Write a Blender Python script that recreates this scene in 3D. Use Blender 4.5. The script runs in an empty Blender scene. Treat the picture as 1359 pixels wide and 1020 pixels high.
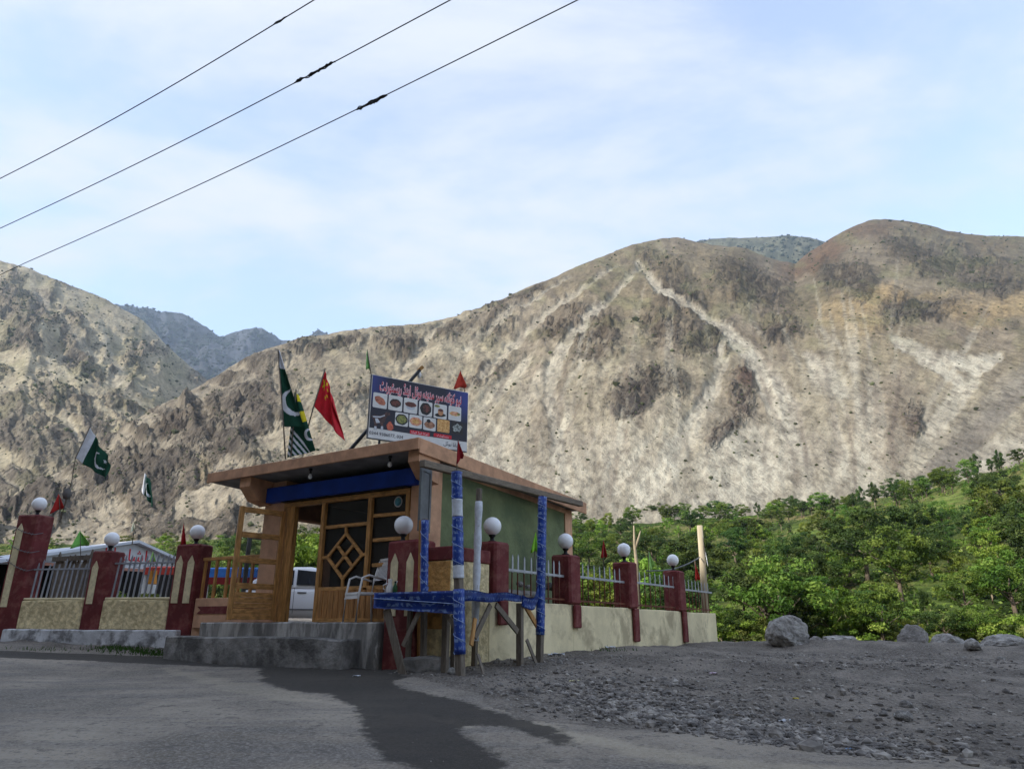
import bpy, bmesh, math, random
import numpy as np
from mathutils import Vector, Matrix
rnd = random.Random(7)
rng = np.random.default_rng(7)
SC = bpy.context.scene
COL = SC.collection

# ---------------------------------------------------------------- camera
FPX, PITCH, ROLL = 950.0, math.radians(18.6), math.radians(0.25)
CX, CY = 679.5, 510.0
cam_d = bpy.data.cameras.new('camera'); cam = bpy.data.objects.new('camera', cam_d); COL.objects.link(cam)
cam_d.sensor_fit = 'HORIZONTAL'; cam_d.sensor_width = 36.0; cam_d.lens = FPX/1359.0*36.0
cam_d.clip_start = 0.05; cam_d.clip_end = 20000
_c, _s, _cp, _sp = math.cos(ROLL), math.sin(ROLL), math.cos(PITCH), math.sin(PITCH)
_R = Vector((1, 0, 0)); _U = Vector((0, -_sp, _cp)); _Fw = Vector((0, _cp, _sp))
_X = _c*_R + _s*_U; _Y = -_s*_R + _c*_U; _Z = -_Fw
cam.matrix_world = Matrix(((_X.x, _Y.x, _Z.x, 0), (_X.y, _Y.y, _Z.y, 0), (_X.z, _Y.z, _Z.z, 0), (0, 0, 0, 1)))
SC.camera = cam

# ---------------------------------------------------------------- light
SUN_AZ, SUN_EL = math.radians(-122), math.radians(32)
SUN_DIR = Vector((math.sin(SUN_AZ)*math.cos(SUN_EL), math.cos(SUN_AZ)*math.cos(SUN_EL), math.sin(SUN_EL)))
world = bpy.data.worlds.new('World'); SC.world = world; world.use_nodes = True
wn = world.node_tree.nodes; wl = world.node_tree.links; wn.clear()
w_out = wn.new('ShaderNodeOutputWorld'); w_bg = wn.new('ShaderNodeBackground')
w_sky = wn.new('ShaderNodeTexSky'); w_sky.sky_type = 'NISHITA'; w_sky.sun_disc = False
w_sky.sun_elevation = SUN_EL; w_sky.sun_rotation = SUN_AZ; w_sky.altitude = 1500; w_sky.dust_density = 1.5; w_sky.air_density = 1.0
w_tc = wn.new('ShaderNodeTexCoord')
w_sep = wn.new('ShaderNodeSeparateXYZ'); wl.new(w_tc.outputs['Generated'], w_sep.inputs[0])
w_add = wn.new('ShaderNodeMath'); w_add.operation = 'ADD'; w_add.inputs[1].default_value = 0.22; wl.new(w_sep.outputs[2], w_add.inputs[0])
w_mx = wn.new('ShaderNodeMath'); w_mx.operation = 'MAXIMUM'; w_mx.inputs[1].default_value = 0.08; wl.new(w_add.outputs[0], w_mx.inputs[0])
w_div = wn.new('ShaderNodeVectorMath'); w_div.operation = 'DIVIDE'
w_cmb = wn.new('ShaderNodeCombineXYZ')
for k in range(3): wl.new(w_mx.outputs[0], w_cmb.inputs[k])
wl.new(w_tc.outputs['Generated'], w_div.inputs[0]); wl.new(w_cmb.outputs[0], w_div.inputs[1])
w_map = wn.new('ShaderNodeMapping'); w_map.inputs['Rotation'].default_value = (0, 0, math.radians(-35)); w_map.inputs['Scale'].default_value = (0.75, 1.35, 1); w_map.inputs['Location'].default_value = (3.1, 1.7, 0)
wl.new(w_div.outputs[0], w_map.inputs[0])
w_n1 = wn.new('ShaderNodeTexNoise'); w_n1.inputs['Scale'].default_value = 1.5; w_n1.inputs['Detail'].default_value = 11; w_n1.inputs['Roughness'].default_value = 0.60; w_n1.inputs['Distortion'].default_value = 0.25
wl.new(w_map.outputs[0], w_n1.inputs['Vector'])
w_rm = wn.new('ShaderNodeValToRGB'); w_rm.color_ramp.interpolation = 'EASE'
w_rm.color_ramp.elements[0].position = 0.40; w_rm.color_ramp.elements[0].color = (0.34, 0.34, 0.34, 1)
w_rm.color_ramp.elements[1].position = 0.63; w_rm.color_ramp.elements[1].color = (1, 1, 1, 1)
wl.new(w_n1.outputs['Fac'], w_rm.inputs[0])
w_mix = wn.new('ShaderNodeMix'); w_mix.data_type = 'RGBA'
wl.new(w_rm.outputs[0], w_mix.inputs[0]); wl.new(w_sky.outputs[0], w_mix.inputs[6]); w_mix.inputs[7].default_value = (1.92, 2.03, 2.24, 1)
wl.new(w_mix.outputs[2], w_bg.inputs[0]); wl.new(w_bg.outputs[0], w_out.inputs[0])
w_bg.inputs[1].default_value = 0.15

sun_d = bpy.data.lights.new('sun', 'SUN'); sun_d.energy = 2.0; sun_d.angle = math.radians(0.6); sun_d.color = (1.0, 0.95, 0.88)
sun = bpy.data.objects.new('sun', sun_d); COL.objects.link(sun)
sun.rotation_euler = SUN_DIR.to_track_quat('Z', 'Y').to_euler(); sun.location = (-60, -40, 80)
SC.view_settings.view_transform = 'Standard'; SC.view_settings.look = 'None'
SC.view_settings.exposure = 1.62; SC.view_settings.gamma = 1.0; SC.view_settings.use_curve_mapping = False
SC.cycles.max_bounces = 6; SC.cycles.diffuse_bounces = 3; SC.cycles.transparent_max_bounces = 8
SC.cycles.use_denoising = True; SC.cycles.sample_clamp_indirect = 4.0

# ---------------------------------------------------------------- measuring helpers
def ray(px, py):
    x = px-CX; y = -(py-CY)
    x, y = _c*x-_s*y, _s*x+_c*y
    fw = FPX*_cp-y*_sp; up = FPX*_sp+y*_cp
    return np.array([x/fw, 1.0, up/fw])
def at(px, py, d):
    r = ray(px, py)*d; return Vector((float(r[0]), float(r[1]), float(r[2])))
def proj(x, y, z):
    cz = y*_cp+z*_sp; cy = -y*_sp+z*_cp
    X = FPX*x/cz; Y = FPX*cy/cz
    return CX+_c*X+_s*Y, CY-(-_s*X+_c*Y)

class Fr:
    """a local frame: origin, horizontal axes a (along U) and b (along V)"""
    def __init__(s, o, az): 
        s.o = Vector(o); s.az = az
        s.a = Vector((math.sin(az), math.cos(az), 0)); s.b = Vector((-s.a.y, s.a.x, 0))
    def p(s, u, v, z): return s.o + s.a*u + s.b*v + Vector((0, 0, z))
    def uv(s, w): d = Vector(w)-s.o; return d.dot(s.a), d.dot(s.b), w[2]-s.o.z
    def hit_u(s, px, py, u):     # point of the picture ray in the plane u = const
        r = Vector(ray(px, py)); k = (u+s.o.dot(s.a))/r.dot(s.a); return s.uv(r*k)
    def hit_v(s, px, py, v):
        r = Vector(ray(px, py)); k = (v+s.o.dot(s.b))/r.dot(s.b); return s.uv(r*k)
KF = Fr((-1.274, 10.9, 0), math.radians(33.2))       # the kiosk: u runs back along its green wall, v along its front

# ---------------------------------------------------------------- noise (numpy)
def _h(ix, iy, seed):
    n = (ix.astype(np.int64)*374761393 + iy.astype(np.int64)*668265263 + seed*1442695041) & 0x7fffffff
    n = ((n ^ (n >> 13))*1274126177) & 0x7fffffff
    return ((n ^ (n >> 16)) & 0xffff)/65535.0
def vnoise(x, y, seed=0):
    x = np.asarray(x, float); y = np.asarray(y, float)
    ix = np.floor(x); iy = np.floor(y); fx = x-ix; fy = y-iy
    fx = fx*fx*fx*(fx*(fx*6-15)+10); fy = fy*fy*fy*(fy*(fy*6-15)+10)
    a = _h(ix, iy, seed); b = _h(ix+1, iy, seed); c = _h(ix, iy+1, seed); d = _h(ix+1, iy+1, seed)
    return (a*(1-fx)+b*fx)*(1-fy)+(c*(1-fx)+d*fx)*fy
def fbm(x, y, seed=0, octv=5, gain=0.5):
    s = 0; a = 1; t = 0
    for k in range(octv):
        s = s+a*vnoise(x*2**k+13.7*k, y*2**k-7.1*k, seed+k); t += a; a *= gain
    return s/t
def ridged(x, y, seed=0, octv=5, gain=0.5):
    s = 0; a = 1; t = 0
    for k in range(octv):
        s = s+a*(1-np.abs(2*vnoise(x*2**k+5.3*k, y*2**k+3.9*k, seed+k)-1)); t += a; a *= gain
    return s/t
def sstep(a, b, x):
    t = np.clip((x-a)/(b-a), 0, 1); return t*t*(3-2*t)

# ---------------------------------------------------------------- object helpers
def tag(o, label=None, cat=None, group=None, kind=None):
    if label: o['label'] = label
    if cat: o['category'] = cat
    if group: o['group'] = group
    if kind: o['kind'] = kind
    return o
def thing(name, label, cat, loc, group=None):
    o = bpy.data.objects.new(name, None); COL.objects.link(o); o.location = loc; o.empty_display_size = 0.1
    return tag(o, label, cat, group)
def wloc(o):
    v = Vector((0, 0, 0))
    while o is not None: v = v+Vector(o.location); o = o.parent
    return v
def kids(o): return [c for c in bpy.data.objects if c.parent == o]
def copy_tree(o, loc=None, parent=None, label=None, scale=None, rz=None):
    c = o.copy(); COL.objects.link(c)
    if parent: c.parent = parent
    if loc is not None: c.location = loc
    if scale is not None: c.scale = scale
    if rz is not None: c.rotation_euler = (0, 0, rz)
    if label: c['label'] = label
    for ch in list(o.children): copy_tree(ch, parent=c)
    return c
def grid_mesh(name, V, nr, nc, cols=None, smooth=True, mask=None):
    """V: (nr*nc,3) array of a regular grid"""
    me = bpy.data.meshes.new(name)
    i = np.arange((nr-1)*(nc-1)); r = i//(nc-1); c = i % (nc-1)
    F = np.stack([r*nc+c, r*nc+c+1, (r+1)*nc+c+1, (r+1)*nc+c], 1)
    if mask is not None: F = F[mask.reshape(-1)]
    used = np.unique(F); remap = np.full(nr*nc, -1); remap[used] = np.arange(len(used)); F = remap[F]; V = V[used]
    me.vertices.add(len(V)); me.vertices.foreach_set('co', V.astype(np.float32).ravel())
    me.loops.add(F.size); me.loops.foreach_set('vertex_index', F.astype(np.int32).ravel())
    me.polygons.add(len(F)); me.polygons.foreach_set('loop_start', np.arange(0, F.size, 4, dtype=np.int32))
    me.polygons.foreach_set('use_smooth', np.full(len(F), smooth))
    if cols:
        for k, a in cols.items():
            a = np.asarray(a)[used]
            if a.ndim == 1:
                at_ = me.attributes.new(k, 'FLOAT', 'POINT'); at_.data.foreach_set('value', a.astype(np.float32))
            else:
                at_ = me.attributes.new(k, 'FLOAT_COLOR', 'POINT'); at_.data.foreach_set('color', np.concatenate([a, np.ones((len(a), 1))], 1).astype(np.float32).ravel())
    me.update(); me.validate()
    return me
def link(name, me, mat, parent=None):
    o = bpy.data.objects.new(name, me); COL.objects.link(o)
    if mat is not None and not len(me.materials): me.materials.append(mat)
    if parent: o.parent = parent
    return o
def tris_mesh(name, V, F, smooth=False):
    me = bpy.data.meshes.new(name); V = np.asarray(V, np.float32); F = np.asarray(F, np.int32); k = F.shape[1]
    me.vertices.add(len(V)); me.vertices.foreach_set('co', V.ravel())
    me.loops.add(F.size); me.loops.foreach_set('vertex_index', F.ravel())
    me.polygons.add(len(F)); me.polygons.foreach_set('loop_start', np.arange(0, F.size, k, dtype=np.int32))
    me.polygons.foreach_set('use_smooth', np.full(len(F), smooth)); me.update(); return me

class MB:
    """collects boxes, bars, tubes; build() links them as one mesh object relative to its parent"""
    def __init__(s): s.bm = bmesh.new()
    def hexa(s, P, bev=0.0):
        vs = [s.bm.verts.new(p) for p in P]     # bottom 4 ccw, top 4 ccw
        fs = [s.bm.faces.new([vs[i] for i in f]) for f in ((3, 2, 1, 0), (4, 5, 6, 7), (0, 1, 5, 4), (1, 2, 6, 5), (2, 3, 7, 6), (3, 0, 4, 7))]
        if bev:
            es = list({e for f in fs for e in f.edges})
            bmesh.ops.bevel(s.bm, geom=es, offset=bev, segments=1, affect='EDGES')
        return s
    def fbox(s, fr, u0, u1, v0, v1, z0, z1, bev=0.0):
        return s.hexa([fr.p(u0, v0, z0), fr.p(u1, v0, z0), fr.p(u1, v1, z0), fr.p(u0, v1, z0), fr.p(u0, v0, z1), fr.p(u1, v0, z1), fr.p(u1, v1, z1), fr.p(u0, v1, z1)], bev)
    def bar(s, a, b, w, h, up=(0, 0, 1), bev=0.0):
        a = Vector(a); b = Vector(b); d = (b-a).normalized(); up = Vector(up)
        x = d.cross(up)
        if x.length < 1e-4: x = d.cross(Vector((0, 1, 0)))
        x.normalize(); y = x.cross(d).normalized()
        x = x*(w/2); y = y*(h/2)
        return s.hexa([a-x-y, a+x-y, a+x+y, a-x+y, b-x-y, b+x-y, b+x+y, b-x+y], bev)
    def tube(s, pts, rad, n=8, cap=True):
        pts = [Vector(p) for p in pts]; rings = []
        for i, p in enumerate(pts):
            d = (pts[min(i+1, len(pts)-1)]-pts[max(i-1, 0)]).normalized()
            x = d.cross(Vector((0, 0, 1)))
            if x.length < 0.05: x = d.cross(Vector((0, 1, 0)))
            x.normalize(); y = x.cross(d); r = rad[i] if hasattr(rad, '__len__') else rad
            rings.append([s.bm.verts.new(p+(x*math.cos(2*math.pi*k/n)+y*math.sin(2*math.pi*k/n))*r) for k in range(n)])
        for A, B in zip(rings, rings[1:]):
            for k in range(n):
                f = s.bm.faces.new((A[k], A[(k+1) % n], B[(k+1) % n], B[k])); f.smooth = n > 5
        if cap:
            s.bm.faces.new(rings[0][::-1]); s.bm.faces.new(rings[-1])
        return s
    def lathe(s, c, prof, n=16):
        c = Vector(c); rings = [[s.bm.verts.new(c+Vector((r*math.cos(2*math.pi*k/n), r*math.sin(2*math.pi*k/n), z))) for k in range(n)] for r, z in prof]
        for A, B in zip(rings, rings[1:]):
            for k in range(n):
                f = s.bm.faces.new((A[k], A[(k+1) % n], B[(k+1) % n], B[k])); f.smooth = True
        s.bm.faces.new(rings[0][::-1]); s.bm.faces.new(rings[-1]); return s
    def prism(s, poly, dvec):
        """poly: list of 3D points, extruded by dvec"""
        dvec = Vector(dvec); A = [s.bm.verts.new(p) for p in poly]; B = [s.bm.verts.new(Vector(p)+dvec) for p in poly]; n = len(poly)
        s.bm.faces.new(A); s.bm.faces.new(B[::-1])
        for k in range(n): s.bm.faces.new((A[k], B[k], B[(k+1) % n], A[(k+1) % n]))
        return s
    def build(s, name, mat, parent=None):
        o = (wloc(parent) if parent else Vector((0, 0, 0)))
        bmesh.ops.recalc_face_normals(s.bm, faces=s.bm.faces)
        me = bpy.data.meshes.new(name)
        if parent: bmesh.ops.translate(s.bm, verts=s.bm.verts, vec=-o)
        s.bm.to_mesh(me); s.bm.free()
        return link(name, me, mat, parent)
    def solo(s, name, mat, label, cat, base, group=None):
        """one mesh that is a thing of its own, origin at base"""
        base = Vector(base); bmesh.ops.recalc_face_normals(s.bm, faces=s.bm.faces)
        bmesh.ops.translate(s.bm, verts=s.bm.verts, vec=-base)
        me = bpy.data.meshes.new(name); s.bm.to_mesh(me); s.bm.free()
        o = link(name, me, mat); o.location = base; return tag(o, label, cat, group)

# ---------------------------------------------------------------- materials
class NT:
    def __init__(s, name):
        s.m = bpy.data.materials.new(name); s.m.use_nodes = True; s.n = s.m.node_tree.nodes; s.l = s.m.node_tree.links
        s.b = s.n['Principled BSDF']; s.out = s.n['Material Output']
    def new(s, t, **kw):
        n = s.n.new(t)
        for k, v in kw.items():
            if k in n.inputs: n.inputs[k].default_value = v
            else: setattr(n, k, v)
        return n
    def coord(s, which='Object', scale=(1, 1, 1)):
        t = s.new('ShaderNodeTexCoord'); m = s.new('ShaderNodeMapping'); m.inputs['Scale'].default_value = scale
        s.l.new(t.outputs[which], m.inputs[0]); return m.outputs[0]
    def noise(s, vec, scale, detail=5, rough=0.55, dist=0.0):
        n = s.new('ShaderNodeTexNoise'); n.inputs['Scale'].default_value = scale; n.inputs['Detail'].default_value = detail
        n.inputs['Roughness'].default_value = rough; n.inputs['Distortion'].default_value = dist
        s.l.new(vec, n.inputs['Vector']); return n.outputs['Fac']
    def ramp(s, fac, stops, interp='LINEAR'):
        r = s.new('ShaderNodeValToRGB'); r.color_ramp.interpolation = interp; e = r.color_ramp.elements
        while len(e) < len(stops): e.new(0.5)
        for k, (p, c) in enumerate(stops):
            e[k].position = p; e[k].color = (*c, 1) if len(c) == 3 else c
        s.l.new(fac, r.inputs[0]); return r.outputs[0]
    def mix(s, fac, a, b, mode='MIX'):
        m = s.new('ShaderNodeMix', data_type='RGBA', blend_type=mode)
        for i, v in ((0, fac), (6, a), (7, b)):
            if hasattr(v, 'is_linked') or hasattr(v, 'links'): s.l.new(v, m.inputs[i])
            elif i == 0: m.inputs[0].default_value = v
            else: m.inputs[i].default_value = (*v, 1) if len(v) == 3 else v
        return m.outputs[2]
    def math(s, op, a, b=0.0):
        m = s.new('ShaderNodeMath', operation=op)
        for i, v in ((0, a), (1, b)):
            if hasattr(v, 'links'): s.l.new(v, m.inputs[i])
            else: m.inputs[i].default_value = v
        return m.outputs[0]
    def attr(s, name, out='Color'):
        a = s.new('ShaderNodeAttribute'); a.attribute_name = name; return a.outputs[out]
    def bump(s, h, strength, dist):
        b = s.new('ShaderNodeBump'); b.inputs['Strength'].default_value = strength; b.inputs['Distance'].default_value = dist
        s.l.new(h, b.inputs['Height']); s.l.new(b.outputs[0], s.b.inputs['Normal']); return b
    def base(s, col):
        if hasattr(col, 'links'): s.l.new(col, s.b.inputs['Base Color'])
        else: s.b.inputs['Base Color'].default_value = (*col, 1)
    def rough(s, r):
        if hasattr(r, 'links'): s.l.new(r, s.b.inputs['Roughness'])
        else: s.b.inputs['Roughness'].default_value = r
def sc(c, k): return tuple(min(1, x*k) for x in c)
def hexc(r, g, b):
    f = lambda v: (v/255/12.92) if v <= 10 else ((v/255+0.055)/1.055)**2.4
    return (f(r), f(g), f(b))
def pmat(name, col, var=0.35, scale=4.0, rough=0.75, bump=0.15, bscale=40.0, bdist=0.01, stretch=(1, 1, 1), dirt=None, dirt_amt=0.4, dscale=2.0, metal=0.0, spec=0.3):
    t = NT(name); v = t.coord('Object', stretch)
    c = t.ramp(t.noise(v, scale, 6, 0.6), [(0.38, sc(col, 1-var)), (0.62, sc(col, 1+var*0.7))])
    if dirt:
        c = t.mix(t.math('MULTIPLY', t.ramp(t.noise(v, dscale, 7, 0.65, 0.3), [(0.48, (0, 0, 0)), (0.60, (1, 1, 1))]), dirt_amt), c, dirt)
    t.base(c); t.rough(rough); t.b.inputs['Metallic'].default_value = metal; t.b.inputs['Specular IOR Level'].default_value = spec
    if bump: t.bump(t.noise(v, bscale, 4, 0.6), bump, bdist)
    return t.m

# ================================================================ terrain
def rbf(pts, smooth=0.0):
    P = np.array(pts, float); n = len(P); S = 20.0
    def ker(r2): 
        r = np.sqrt(r2)+1e-9; return r*r*np.log(r)
    X = P[:, :2]/S; D = ((X[:, None]-X[None])**2).sum(-1)
    A = np.zeros((n+3, n+3)); A[:n, :n] = ker(D)+smooth*np.eye(n); A[:n, n] = 1; A[:n, n+1:] = X; A[n, :n] = 1; A[n+1:, :n] = X.T
    w = np.linalg.solve(A, np.concatenate([P[:, 2], np.zeros(3)]))
    def f(x, y):
        x = np.asarray(x, float); y = np.asarray(y, float); sh = x.shape; q = np.stack([x.ravel(), y.ravel()], 1)/S
        out = np.zeros(len(q))
        for s0 in range(0, len(q), 60000):
            qq = q[s0:s0+60000]; d = ((qq[:, None]-X[None])**2).sum(-1)
            out[s0:s0+60000] = ker(d)@w[:n]+w[n]+qq@w[n+1:]
        return out.reshape(sh)
    return f
_gf = rbf([(0, 0, -1.22), (0, 5.06, -.86), (-4, 5, -.84), (4, 5, -.86), (-12, 4, -.7), (12, 4, -.9), (0, -8, -1.5), (-15, -8, -1.4), (15, -8, -1.6), (-30, 0, -.6), (30, 0, -1.2),
           (-.61, 9.2, -.576), (.44, 10.8, -.49), (.57, 12.3, -.42), (5.6, 20.9, -.47), (-2.3, 10.5, -.585), (-5.8, 12.8, -.555), (-6, 14, -.42), (-9.6, 14.5, -.33),
           (7, 18, -.5), (12, 17, -.6), (10, 12, -.68), (5, 10, -.66), (3, 12, -.5), (-16, 14, -.18), (18, 9, -.85), (4, 15, -.45), (22, 14, -.8), (-30, 12, 0.1)], 0.0005)
def edge_d(x, y): return (x-5.2)*.463+(y-21.2)*.886
def G0(x, y):
    return _gf(x, y)
def G(x, y):
    """height of the roadside ground"""
    x = np.asarray(x, float); y = np.asarray(y, float)
    z = G0(x, y)
    e = edge_d(x, y)+ (fbm(x*.5, y*.5, 91, 3)-.5)*1.2
    right = sstep(3.5, 5.0, x)
    return z-right*np.clip(e, 0, 9)*.75
def gz(x, y): return float(G(np.array([x]), np.array([y]))[0])
def gpt(px, py):
    """the ground point seen at a picture position"""
    r = ray(px, py); lo, hi = 2.0, 40.0
    for _ in range(60):
        m = (lo+hi)/2
        if r[2]*m > float(G0(np.array([r[0]*m]), np.array([m]))[0]): lo = m
        else: hi = m
    return Vector((r[0]*lo, lo, gz(r[0]*lo, lo)))

def seg_d(px, py, pts):
    """distance to a polyline and the fraction along it (picture units)"""
    best = np.full(px.shape, 1e9); tt = np.zeros(px.shape); n = len(pts)-1
    for i in range(n):
        ax, ay = pts[i][:2]; bx, by = pts[i+1][:2]; dx, dy = bx-ax, by-ay
        t = np.clip(((px-ax)*dx+(py-ay)*dy)/(dx*dx+dy*dy), 0, 1)
        d = np.hypot(px-ax-t*dx, py-ay-t*dy); m = d < best
        best = np.where(m, d, best); tt = np.where(m, i+t, tt)
    return best, tt
def streak(px, py, pts, soft=0.4):
    d, t = seg_d(px, py, pts); w = np.interp(t, range(len(pts)), [p[2] for p in pts])
    return 1-sstep(1-soft, 1+soft*.4, d/np.maximum(w, .5))
def blob(px, py, cx, cy, rx, ry, ang=0, soft=0.4):
    a = math.radians(ang); dx, dy = px-cx, py-cy; u = (dx*math.cos(a)+dy*math.sin(a))/rx; v = (-dx*math.sin(a)+dy*math.cos(a))/ry
    return 1-sstep(1-soft, 1+soft*.3, np.hypot(u, v))
def inpoly(px, py, poly):
    r = np.zeros(px.shape, bool); n = len(poly); j = n-1
    for i in range(n):
        xi, yi = poly[i]; xj, yj = poly[j]
        c = ((yi > py) != (yj > py)) & (px < (xj-xi)*(py-yi)/((yj-yi)+1e-12)+xi); r ^= c; j = i
    return r

# ---- roadside ground (gravel and dirt) and the road sheet above it
def axis(a, b, fine0, fine1, s_f, s_c):
    out = [a]
    while out[-1] < b:
        x = out[-1]; d = max(fine0-x, x-fine1, 0); out.append(x+s_f+min(s_c-s_f, d*.06))
    return np.array(out)
gx = axis(-45, 34, -7, 9, .055, 1.2); gy = axis(-16, 34, 4.5, 15, .05, 1.2)
GX, GY = np.meshgrid(gx, gy); Z = G(GX, GY)
wx, wy = GX+(fbm(GX*1.3, GY*1.3, 3, 5)-.5)*1.0, GY+(fbm(GX*1.3, GY*1.3, 8, 5)-.5)*1.0
PXg, PYg = proj(wx, np.maximum(wy, 1.0), G0(wx, wy))
# the edge between asphalt and the gravel apron, drawn on the ground
road_edge = [gpt(*p) for p in ((20, 852), (215, 872), (455, 890), (530, 895), (620, 912), (700, 952), (860, 968), (1000, 990), (1180, 1012))]
def lineside(x, y):
    """> 0 on the gravel side"""
    xs = [p.x for p in road_edge]; ys = [p.y for p in road_edge]
    xs = [-60, -14]+xs+[9, 40]; ys = [20, 15.2]+ys+[3.6, -2]
    return y-np.interp(x, xs, ys)
side = lineside(GX, GY)+(fbm(GX*1.1, GY*1.1, 21, 6, .6)-.5)*1.1
gravel = sstep(-.05, .25, side)
heap = np.zeros_like(Z)
for (hx, hy), (r1, r2), h, ang in (((3.4, 7.9), (2.6, .55), .10, -14), ((5.0, 10.6), (2.2, 1.2), .12, 10), ((8.5, 12), (3.5, 1.6), .16, -10), ((3.2, 11), (1.6, .7), .07, 0), ((11, 15.4), (5, .8), .2, -20), ((7.5, 17.2), (3, .8), .16, -25)):
    a = math.radians(ang); dx, dy = GX-hx, GY-hy
    u = (dx*math.cos(a)+dy*math.sin(a))/r1; v = (-dx*math.sin(a)+dy*math.cos(a))/r2; heap += h*np.exp(-(u*u+v*v))
far_flat = sstep(25, 10, np.abs(GX))
Z = Z+gravel*(heap+(fbm(GX*1.2, GY*1.2, 5, 4)-.5)*.10+(fbm(GX*6, GY*6, 6, 4)-.5)*.055)*far_flat+(1-gravel)*((fbm(GX*.5, GY*.5, 44, 3)-.5)*.04)
ground_surface = (gx, gy, Z)
def gsurf(x, y):
    i = int(np.clip(np.searchsorted(gx, x)-1, 0, len(gx)-2)); j = int(np.clip(np.searchsorted(gy, y)-1, 0, len(gy)-2))
    fx = (x-gx[i])/(gx[i+1]-gx[i]); fy = (y-gy[j])/(gy[j+1]-gy[j])
    return float((Z[j, i]*(1-fx)+Z[j, i+1]*fx)*(1-fy)+(Z[j+1, i]*(1-fx)+Z[j+1, i+1]*fx)*fy)
# wet stain running out from the steps over the asphalt
wet_poly = [(-40, 872), (120, 878), (250, 884), (345, 888), (345, 905), (372, 915), (440, 920), (472, 935), (485, 958), (480, 975), (505, 1000), (540, 1030), (660, 1030), (655, 1000), (630, 985), (618, 968), (650, 962), (700, 970), (740, 990), (768, 1000), (760, 980), (720, 962), (650, 945), (610, 930), (545, 915), (525, 905), (560, 890), (530, 880), (455, 885), (215, 872), (120, 868), (-40, 862)]
nzx = (fbm(GX*3, GY*3, 31, 5, .6)-.5); nzy = (fbm(GX*3, GY*3, 37, 5, .6)-.5)
PXw, PYw = proj(GX+nzx*.28, np.maximum(GY+nzy*.35, 1), G0(GX, GY))
wet = inpoly(PXw, PYw, wet_poly).astype(float)
PXe, PYe = proj(GX, np.maximum(GY, 1), G0(GX, GY))
for _ in range(9):
    wet[1:-1, 1:-1] = (wet[1:-1, 1:-1]*2+wet[2:, 1:-1]+wet[:-2, 1:-1]+wet[1:-1, 2:]+wet[1:-1, :-2])/6
wet *= (GY > 3)
dusty = np.maximum(streak(PXe+nzx*40, PYe+nzy*14, [(230, 893, 5), (300, 910, 9), (400, 925, 6), (450, 935, 3)])*.7, streak(PXe+nzx*40, PYe+nzy*10, [(690, 962, 5), (850, 1000, 9), (1010, 1022, 9), (1200, 1035, 8)]))
dusty = np.maximum(dusty, streak(PXe+nzx*60, PYe+nzy*10, [(560, 947, 2.5), (612, 962, 2), (640, 965, 4)]))
tracks = (PXw*.0+sstep(.35, .75, fbm(GX*.35+GY*.2, GY*1.6-GX*.5, 52, 5)))
t = NT('gravel_dirt'); v = t.coord('Object')
c1 = t.ramp(t.noise(v, 1.1, 7, .62), [(.40, hexc(96, 89, 82)), (.5, hexc(120, 113, 104)), (.60, hexc(150, 141, 130))])
vo = t.new('ShaderNodeTexVoronoi', Scale=26.0); t.l.new(v, vo.inputs['Vector'])
c2 = t.mix(t.math('MULTIPLY', vo.outputs['Color'], .55), c1, hexc(88, 84, 81))
c3 = t.mix(t.ramp(t.noise(v, 28, 6, .8), [(.47, (0, 0, 0)), (.62, (.7, .7, .7))]), c2, hexc(158, 150, 140))
c3 = t.mix(t.math('MULTIPLY', t.attr('wet', 'Fac'), .8), c3, hexc(66, 62, 59))
t.base(c3); t.rough(.92); t.b.inputs['Specular IOR Level'].default_value = .2
t.bump(t.math('ADD', t.noise(v, 45, 5, .7), t.math('MULTIPLY', vo.outputs['Distance'], 1.2)), .9, .03); M_gravel = t.m
t = NT('worn_asphalt'); v = t.coord('Object')
c1 = t.ramp(t.noise(v, .55, 7, .6), [(.40, hexc(108, 101, 91)), (.5, hexc(130, 121, 109)), (.60, hexc(152, 142, 127))])
vs = t.coord('Object', (.5, 3, 1))
c1 = t.mix(t.ramp(t.noise(vs, 1.0, 8, .65), [(.48, (0, 0, 0)), (.62, (.6, .6, .6))]), c1, hexc(96, 93, 91))
c2 = t.mix(t.ramp(t.noise(v, 38, 6, .8), [(.46, (0, 0, 0)), (.62, (.8, .8, .8))]), c1, hexc(156, 150, 142))
c2 = t.mix(t.ramp(t.noise(v, 24, 6, .8), [(.55, (0, 0, 0)), (.66, (.85, .85, .85))]), c2, hexc(72, 69, 68))
c2 = t.mix(t.ramp(t.noise(v, 6, 8, .75), [(.54, (0, 0, 0)), (.64, (.75, .75, .75))]), c2, hexc(88, 84, 81))
c2 = t.mix(t.math('MULTIPLY', t.attr('dusty', 'Fac'), .3), c2, hexc(196, 184, 160))
wetf = t.ramp(t.math('ADD', t.attr('wet', 'Fac'), t.math('MULTIPLY', t.math('SUBTRACT', t.noise(v, 7, 9, .75), .5), 1.5)), [(.36, (0, 0, 0)), (.62, (1, 1, 1))])
c3 = t.mix(t.math('MULTIPLY', wetf, .86), c2, hexc(46, 43, 40))
t.base(c3); t.rough(t.math('SUBTRACT', .92, t.math('MULTIPLY', wetf, .1))); t.b.inputs['Specular IOR Level'].default_value = .22
t.bump(t.noise(v, 110, 4, .75), .7, .012); M_asphalt = t.m
gcols = {'wet': wet.ravel(), 'dusty': dusty.ravel()}
nr, nc = GX.shape
V = np.stack([GX.ravel(), GY.ravel(), Z.ravel()], 1)
og = link('ground', grid_mesh('ground', V, nr, nc, gcols), M_gravel); og['kind'] = 'structure'
fm = (gravel < .5); fm = fm[:-1, :-1] & fm[1:, :-1] & fm[:-1, 1:] & fm[1:, 1:]
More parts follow.
